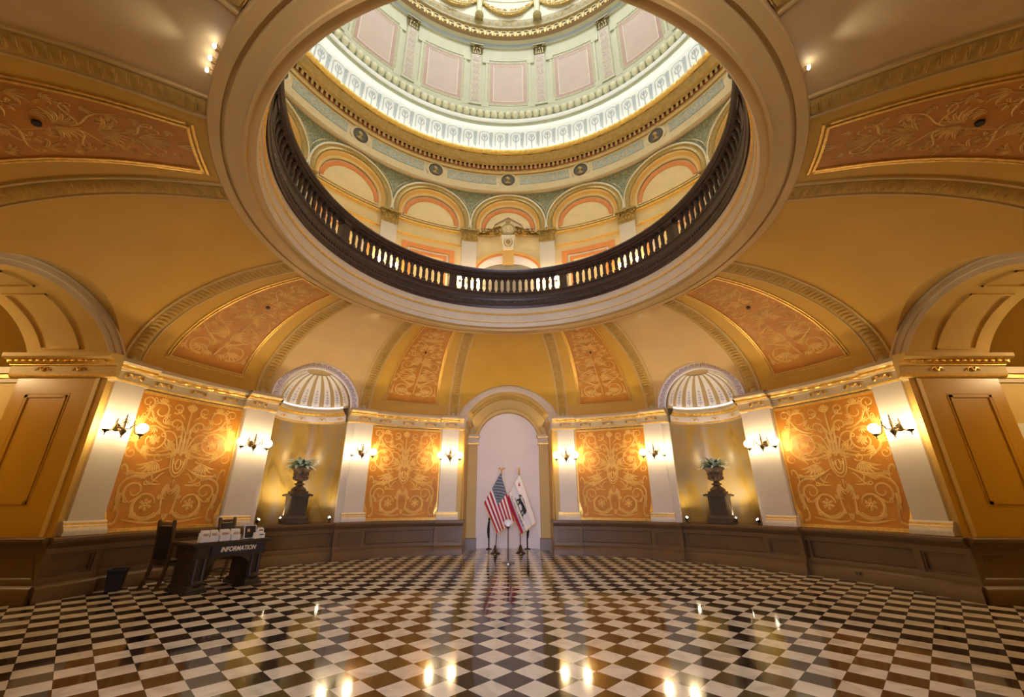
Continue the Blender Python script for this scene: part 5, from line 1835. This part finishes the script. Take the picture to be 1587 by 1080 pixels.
def flag_thing(nm, label, base, top, A, B, C_, D, yoff, kind):
    t = thing(nm, label, 'flag', (base[0], base[1], 0), 0, None)
    o_ = t.location
    bx = Vector((base[0], base[1], 0)); tp = Vector(top)
    mb = MB()
    mb.lathe([(.16, 0), (.16, .015), (.13, .03), (.05, .05), (.03, .08), (.025, .16)], bx, 20)
    for k in range(4):
        a = k * pi / 2 + .5
        mb.tube([bx + Vector((.13 * cos(a), .13 * sin(a), .02)), bx + Vector((.05 * cos(a), .05 * sin(a), .14)), bx + Vector((.02 * cos(a), .02 * sin(a), .24))], .009, 5)
    mb.build('stand_base', 'brass_dark', t, o_)
    mb = MB(); mb.tube([bx + Vector((0, 0, .05)), tp], .014, 10); mb.build('pole', 'chair_wood', t, o_)
    mb = MB()
    up = (tp - bx).normalized()
    if kind == 'us':
        mb.ball(tp + up * .03, (.03, .03, .03), 8, 6)
        for sg in (-1, 1):
            rows = []
            for i in range(6):
                s_ = i / 5
                p = tp + up * .08 + Vector((sg * (.02 + .09 * s_), 0, .02 + .05 * sin(pi * s_ * .8)))
                rows.append([p + Vector((0, .008, .025)), p + Vector((0, -.01, 0)), p + Vector((0, .008, -.03 * (1 - s_ * .6)))])
            mb.grid(rows)
        mb.ball(tp + up * .09, (.022, .02, .045), 8, 6); mb.ball(tp + up * .15 + Vector((.01, -.015, 0)), (.014, .018, .016), 7, 5)
    else:
        mb.lathe([(.018, 0), (.03, .02), (.018, .04), (.035, .08), (.03, .12), (.004, .20)], tp, 10)
    mb.build('finial', 'gold', t, o_)
    A, B, C_, D = (Vector((p[0], 0, p[1])) for p in (A, B, C_, D))
    def fm(u, v, h=0.0):         # u along the fly, v along the hoist from the top
        p = A * (1 - u) * (1 - v) + B * (1 - u) * v + C_ * u * v + D * u * (1 - v)
        amp = min(1.0, (u + v) * 1.4)
        y = yoff + amp * (.045 * sin(v * 13 + u * 2.5) + .02 * sin(v * 29 + 1 + u * 3)) + .03 * (v - .5) * (1 if kind == 'us' else -1)
        return Vector((p.x, y - h, p.z))
    mb = MB()
    NU, NV = 30, 39
    def col_us(i, j):
        v = (i + .5) / NV; u = (j + .5) / NU
        if v < 7 / 13 and u < .44: return 2
        return 0 if int(v * 13) % 2 == 0 else 1
    def col_ca(i, j):
        return 0 if (i + .5) / NV > 5 / 6 else 1
    mb.grid([[fm(j / NU, i / NV) for j in range(NU + 1)] for i in range(NV + 1)], col_us if kind == 'us' else col_ca)
    if kind == 'us':
        for r_ in range(9):
            for c_ in range(6 if r_ % 2 == 0 else 5):
                u = (.44 / 12) * (1 + 2 * c_ + (0 if r_ % 2 == 0 else 1)); v = (7 / 13) * (r_ + 1) / 10
                pts = []
                for k in range(10):
                    rr = .019 if k % 2 == 0 else .008
                    pts.append((u + rr * .75 * sin(k * pi / 5), v + rr * 1.1 * cos(k * pi / 5)))
                for s_ in (-1, 1):
                    add_flat(mb, pts, lambda x, y, s_=s_: fm(x, y, .004 * s_), 1)
    else:
        # lone star
        st = [(.13 + .055 * (1 if k % 2 == 0 else .4) * cos(k * pi / 5 + pi), .20 + .085 * (1 if k % 2 == 0 else .4) * sin(k * pi / 5 + pi)) for k in range(10)]
        add_flat(mb, st, lambda x, y: fm(x, y, .004), 0)
        # walking bear, head towards the hoist (x along the fly, y up)
        bear = [(-.50, .10), (-.47, .16), (-.40, .20), (-.36, .27), (-.32, .26), (-.29, .22), (-.16, .30), (-.02, .31), (.12, .27), (.26, .27), (.38, .20), (.44, .08), (.44, -.06), (.41, -.18),
                (.45, -.30), (.35, -.31), (.30, -.18), (.24, -.08), (.22, -.18), (.28, -.30), (.16, -.31), (.12, -.20), (.06, -.06), (-.06, -.06), (-.14, -.10), (-.16, -.22), (-.12, -.31), (-.24, -.31),
                (-.26, -.20), (-.30, -.12), (-.36, -.20), (-.36, -.30), (-.46, -.29), (-.43, -.14), (-.34, .02), (-.42, .03), (-.48, .05)]
        add_flat(mb, [(.50 + x * .46, .42 - y * .62) for x, y in bear], lambda x, y: fm(x, y, .004), 2)
        gr = [(-.62, -.28), (-.3, -.25), (.1, -.27), (.55, -.26), (.62, -.32), (.2, -.36), (-.2, -.35), (-.6, -.36)]
        add_flat(mb, [(.50 + x * .46, .42 - y * .62) for x, y in gr], lambda x, y: fm(x, y, .0035), 3)
        vs, fs = text_mesh('CALIFORNIA REPUBLIC', .085, 0, .78)
        b = len(mb.v)
        mb.v.extend(fm(.50 + p.x, .745 - p.y * 1.35, .005) for p in vs)
        for f in fs: mb.f.append(tuple(b + i for i in f)); mb.m.append(2)
    mb.build('cloth', ['flag_red', 'flag_white', 'flag_blue', 'mosaic_green'] if kind == 'us' else ['flag_red', 'flag_white', 'flag_black', 'mosaic_green'], t, o_)
    mb = MB()
    for edge in ([(1, i / 30) for i in range(31)], [(i / 30, 1) for i in range(31)], [(i / 30, 0) for i in range(31)]):
        if kind == 'us' and edge[0] == (0, 0): continue
        for (u, v), (u2, v2) in zip(edge, edge[1:]):
            du, dv = (.025, 0) if u == 1 and u2 == 1 else ((0, .03) if v == 1 else (0, -.02))
            mb.grid([[fm(u, v), fm(u2, v2)], [fm(u + du, v + dv), fm(u2 + du, v2 + dv)]])
    mb.build('fringe', 'fringe', t, o_)
    return t
flag_thing('national_flag', 'red and white striped flag with starred blue canton, draped on the left pole', (-.40, 7.95), (-.22, 8.02, 2.40),
           (-.245, 2.39), (-.768, 1.494), (-.351, .584), (.205, .936), 7.88, 'us')
flag_thing('state_flag', 'white flag with bear, red star and red stripe, draped on the right pole', (.39, 8.10), (.37, 8.15, 2.40),
           (.388, 2.362), (-.05, 1.60), (.418, .544), (.894, .90), 8.03, 'ca')

# small stand in front of the flags
t = thing('dispenser_stand', 'slim post with a white round head standing in front of the two flags', 'stand', (0, 5.9, 0))
mb = MB(); mb.lathe([(.17, 0), (.17, .02), (.15, .04), (.03, .055), (.02, .08)], n=24); mb.build('base', 'grey_metal', t)
mb = MB(); mb.tube([(0, 0, .05), (0, 0, .86)], .017, 10); mb.lathe([(.03, .84), (.045, .86), (.045, .90), (.02, .91)], n=12); mb.build('post', 'chair_wood', t)
mb = MB(); mb.ball((0, 0, .985), (.12, .055, .085), 16, 10); mb.box((0, -.03, .93), (.08, .06, .06)); mb.build('head', 'white_plastic', t)

# stanchions with hanging rope, either side of the flags
for sg in (-1, 1):
    t = thing('stanchion', 'dark slim stanchion post with a hanging rope, %s of the flags' % SIDE[sg], 'stanchion', (sg * .655, 9.2, 0), 0, 'stanchions behind the flags')
    mb = MB(); mb.lathe([(.10, 0), (.10, .02), (.03, .035)], n=18); mb.build('base', 'black_metal', t)
    mb = MB(); mb.tube([(0, 0, .03), (0, 0, .92)], .022, 10); mb.lathe([(.022, .90), (.035, .92), (.03, .97), (.005, .99)], n=12); mb.build('post', 'black_metal', t)
    mb = MB(); mb.tube([(sg * x, -.02, z) for x, z in ((0, .86), (.03, .70), (.035, .55), (.02, .40), (0.0, .33))], .032, 8); mb.build('rope', 'black_leather', t)

# ------------------------------------------------------------------ information desk and its things
dvec = Vector((.52, .89)).normalized()
DRZ = atan2(dvec.y, dvec.x)                   # desk's long axis along its front
front_mid = Vector((-5.33, 2.62))
inn = Vector((-dvec.y, dvec.x))               # towards the wall
DESK = Vector((front_mid.x + inn.x * .34, front_mid.y + inn.y * .34, 0))
t = thing('information_desk', 'dark carved wooden desk with an arched front, standing by the left wall', 'desk', DESK, DRZ)
# local frame: x along the front, -y is the front
mb = MB()
mb.box((0, 0, .80), (1.46, .84, .035)); mb.box((0, 0, .775), (1.40, .78, .02)); mb.box((0, 0, .825), (1.42, .80, .012))
mb.build('desk_top', 'desk_wood', t)
mb = MB()
mb.box((0, 0, .68), (1.30, .70, .18)); mb.box((0, -.355, .755), (1.30, .02, .02)); mb.box((0, -.355, .60), (1.30, .02, .02))
for sg in (-1, 1):
    mb.box((sg * .55, -.36, .68), (.14, .02, .12))
mb.build('apron', 'desk_wood', t)
for sg in (-1, 1):
    mb = MB()
    mb.box((sg * .50, 0, .03), (.34, .78, .06)); mb.box((sg * .50, 0, .09), (.30, .72, .07), taper=.93)
    mb.box((sg * .50, 0, .35), (.24, .62, .48)); mb.box((sg * .50, 0, .57), (.30, .68, .05))
    for yy in (-.32, .32):
        for x in (-.07, .07):
            mb.tube([(sg * .50 + x, yy, .12), (sg * .50 + x, yy, .56)], lambda s_: .035 + .012 * sin(pi * s_), 10)
        mb.ball((sg * .5, yy * 1.02, .16), (.11, .05, .07), 10, 6)
    mb.build('pedestal_leg', 'desk_wood', t)
mb = MB()
rows = []
for y in (-.34, -.30):
    rows.append([Vector((-.38 + .76 * i / 20, y, .59)) for i in range(21)])
arch_ = [Vector((-.38 + .76 * i / 20, -.34, .34 + .22 * sqrt(max(0, 1 - ((i - 10) / 10) ** 2)))) for i in range(21)]
arch_b = [Vector((p.x, -.30, p.z)) for p in arch_]
mb.grid([rows[1], rows[0], arch_, arch_b])
mb.build('front_arch', 'desk_wood', t)

def desk_pt(x, y, z=0.0):
    return Vector((DESK.x + cos(DRZ) * x - sin(DRZ) * y, DESK.y + sin(DRZ) * x + cos(DRZ) * y, z))

t = thing('information_sign', 'navy board reading INFORMATION hung on the desk front', 'sign', desk_pt(.10, -.372, .69), DRZ)
mb = MB(); mb.box((0, 0, 0), (.98, .012, .17)); mb.build('board', 'navy_board', t)
vs, fs = text_mesh('INFORMATION', .115, .18, .66)
mb = MB()
b = len(mb.v); mb.v.extend(Vector((p.x, -.0085, p.y - .005)) for p in vs)
for f in fs: mb.f.append(f); mb.m.append(0)
mb.build('lettering', 'letter_cream', t, smooth=False)

# brochure rack: three holders
for i, (x, wd, lab) in enumerate(((-.42, .30, 'white leaflet holder at the left end of the row on the desk'), (-.15, .18, 'white leaflet holder in the middle of the row on the desk'), (.05, .17, 'white leaflet holder at the right end of the row, next to the framed notice'))):
    t = thing('leaflet_holder', lab, 'leaflet holder', desk_pt(x, -.22, .831), DRZ, 'leaflet holders on the desk')
    mb = MB()
    mb.box((0, 0, .008), (wd, .12, .016)); mb.box((0, -.055, .04), (wd, .006, .08)); mb.box((0, .05, .08), (wd, .006, .16), rx=rad(-8))
    for sg in (-1, 1): mb.box((sg * (wd / 2 - .003), 0, .05), (.006, .12, .10))
    mb.build('stand', 'clear_acrylic', t)
    k = 2 if wd > .2 else 1
    for j in range(k):
        x0 = (j - (k - 1) / 2) * wd / k
        mb = MB()
        for s_ in range(4): mb.box((x0, -.03 + s_ * .018, .105 + .004 * s_), (wd / k - .02, .010, .175), rx=rad(-8))
        mb.box((x0, -.0395, .12), (wd / k - .05, .002, .012), rx=rad(-8), mi=1); mb.box((x0, -.041, .05), (wd / k - .06, .002, .04), rx=rad(-8), mi=1)
        for q_ in range(4): mb.box((x0, -.0385 + .0005 * q_, .165 - .014 * q_ - .02), (wd / k - .06, .002, .004), rx=rad(-8), mi=2)
        mb.build('leaflets', ['paper', 'paper_tint', 'ink'], t)
t = thing('notice_frame', 'dark framed notice leaning on the desk right of the leaflets', 'picture frame', desk_pt(.35, -.20, .831), DRZ)
mb = MB(); mb.box((0, 0, .13), (.24, .015, .25), rx=rad(-12)); mb.box((0, .06, .10), (.04, .01, .20), rx=rad(20)); mb.build('frame', 'white_plastic', t)
mb = MB(); mb.box((0, -.010, .13), (.215, .004, .225), rx=rad(-12)); mb.box((-.04, -.014, .16), (.05, .003, .06), rx=rad(-12), mi=1); mb.box((.03, -.0135, .10), (.08, .003, .05), rx=rad(-12), mi=2); mb.build('notice', ['ink', 'paper_tint', 'drum_rose'], t)
t = thing('card_box', 'small white box of cards at the right end of the desk', 'box', desk_pt(.55, -.24, .831), DRZ)
mb = MB(); mb.box((0, 0, .05), (.14, .10, .10)); mb.box((0, .03, .12), (.13, .05, .10)); mb.build('tray', 'white_plastic', t)
mb = MB()
for s_ in range(4): mb.box((0, .0 + .014 * s_, .12 + .012 * s_), (.11, .008, .09))
mb.box((0, -.006, .15), (.09, .003, .02), mi=1); mb.box((0, -.052, .07), (.08, .003, .02), mi=1)
mb.build('cards', ['paper', 'ink'], t)
t = thing('small_brochure_stack', 'white folded card standing in front of the framed notice on the desk', 'card', desk_pt(.42, -.30, .831), DRZ)
mb = MB(); mb.box((0, -.02, .06), (.09, .004, .12), rx=rad(-14)); mb.box((0, .02, .06), (.09, .004, .12), rx=rad(14)); mb.build('card', 'paper', t)

# chairs
def make_chair(h=1.22):
    t = thing('high_backed_chair', '', 'chair', (0, 0, 0))
    # local: faces -y is the back side? sitter looks to +y; back at y = -.24
    def post(sg):
        mb = MB()
        pts = [(sg * .215, -.34, 0), (sg * .205, -.27, .22), (sg * .20, -.235, .45), (sg * .20, -.25, .80), (sg * .20, -.30, h)]
        rows = []
        for x, y, z in pts:
            rows.append([Vector((x + a * .028, y + b_ * .022, z)) for a, b_ in ((-1, -1), (1, -1), (1, 1), (-1, 1))])
        mb.grid(rows, closed=True); mb.poly(rows[0][::-1]); mb.poly(rows[-1])
        mb.ball((sg * .20, -.30, h), (.03, .025, .02), 8, 5)
        mb.build('back_post', 'chair_wood', t)
    post(-1); post(1)
    mb = MB()
    def ypos(z): return lerp(-.25, -.30, (z - .80) / (h - .80)) if z > .8 else lerp(-.235, -.25, (z - .45) / .35)
    zs = [.50, .60, .75, .90, 1.05, h - .10]
    mb.grid([[Vector((x, ypos(z) - .03 - .012 * cos(x * 8), z)) for x in (-.17, -.08, 0, .08, .17)] for z in zs])
    mb.grid([[Vector((x, ypos(z) + .03 + .015 * cos(x * 8), z)) for x in (-.17, -.08, 0, .08, .17)] for z in zs])
    for x in (-.17, .17): mb.grid([[Vector((x, ypos(z) - .033, z)), Vector((x, ypos(z) + .033, z))] for z in zs])
    for z in (zs[0], zs[-1]): mb.grid([[Vector((x, ypos(z) - .035, z)) for x in (-.17, 0, .17)], [Vector((x, ypos(z) + .04, z)) for x in (-.17, 0, .17)]])
    mb.build('back_pad', 'black_leather', t)
    mb = MB()
    mb.box((0, ypos(h - .06), h - .06), (.38, .04, .06)); mb.box((0, ypos(.47), .47), (.38, .04, .05)); mb.box((0, -.28, .18), (.38, .03, .04))
    mb.build('cross_rail', 'chair_wood', t)
    mb = MB()
    mb.box((0, .02, .42), (.44, .46, .05))
    mb.build('seat_frame', 'chair_wood', t)
    mb = MB()
    mb.box((0, .02, .465), (.42, .44, .05)); mb.ball((0, .02, .485), (.20, .21, .03), 16, 6)
    mb.build('seat', 'black_leather', t)
    for sg in (-1, 1):
        mb = MB(); mb.tube([(sg * .19, .21, .40), (sg * .195, .22, .2), (sg * .19, .22, .0)], lambda s_: .022 + .008 * sin(6 * s_), 10); mb.build('front_leg', 'chair_wood', t)
        mb = MB(); mb.tube([(sg * .20, -.26, .16), (sg * .19, .21, .16)], .013, 6); mb.build('stretcher', 'chair_wood', t)
    return t
CH = make_chair(1.19)
CH.location = (-6.56, 2.80, 0); CH.rotation_euler = (0, 0, rad(-18)); CH['label'] = 'high-backed wooden chair with black padded back, seen from behind left of the desk'; CH['group'] = 'high-backed chairs at the information desk'
dup(CH, (-5.97, 3.70, 0), rad(-100), 'high-backed chair behind the desk, its top showing over the leaflets')

# waste bin
t = thing('waste_bin', 'black square waste bin standing against the left wainscot', 'bin', (-7.28, 2.46, 0), rad(-62))
mb = MB()
def sq(s_, z): return [Vector((x * s_, y * s_ * .8, z)) for x, y in ((-1, -1), (1, -1), (1, 1), (-1, 1))]
mb.grid([sq(.115, 0), sq(.15, .33), sq(.138, .33), sq(.105, .02)], closed=True); mb.poly(sq(.115, 0)); mb.poly(sq(.105, .02))
mb.build('body', 'black_metal', t)
mb = MB(); mb.grid([sq(.150, .325), sq(.165, .335), sq(.165, .365), sq(.150, .37), sq(.140, .36), sq(.138, .325)], closed=True); mb.build('rim', 'black_metal', t)

# outlet in the right wainscot
t = thing('power_outlet', 'small dark power outlet low in the right wainscot', 'outlet', pol(7.895, 65.3, .16), -rad(65.3))
mb = MB(); mb.box((0, -.001, 0), (.12, .012, .075)); mb.build('plate', 'wainscot', t)
mb = MB()
for sg in (-1, 1): mb.box((sg * .028, -.008, 0), (.03, .006, .04))
mb.build('sockets', 'ink', t)

# sign in the right corridor
t = thing('corridor_sign', 'white notice with small black lettering on the corridor pier at the right edge', 'sign', (9.97, 1.735, 2.79), 0)
mb = MB(); mb.box((0, 0, 0), (.98, .02, .32)); mb.build('board', 'white_plastic', t)
vs, fs = text_mesh('TS', .085, 0, None)
mb = MB(); mb.v.extend(Vector((p.x - .11, -.0115, p.y - .085)) for p in vs)
for f in fs: mb.f.append(f); mb.m.append(0)
mb.build('lettering', 'ink', t, smooth=False)

# pendant globes out of view, added to light the side corridors
for sg in (-1, 1):
    t = thing('fill_pendant', 'unseen globe pendant added to light the %s corridor' % SIDE[sg], 'pendant lamp', (sg * 11.4, 0, 5.6), 0, 'added corridor pendants')
    mb = MB(); mb.tube([(0, 0, 0), (0, 0, -1.1)], .012, 6); mb.lathe([(.06, 0), (.06, -.03), (.02, -.04)], n=12); mb.build('rod', 'brass_dark', t)
    mb = MB(); mb.ball((0, 0, -1.27), (.19, .19, .18), 16, 10); mb.build('globe', 'globe_corridor', t)
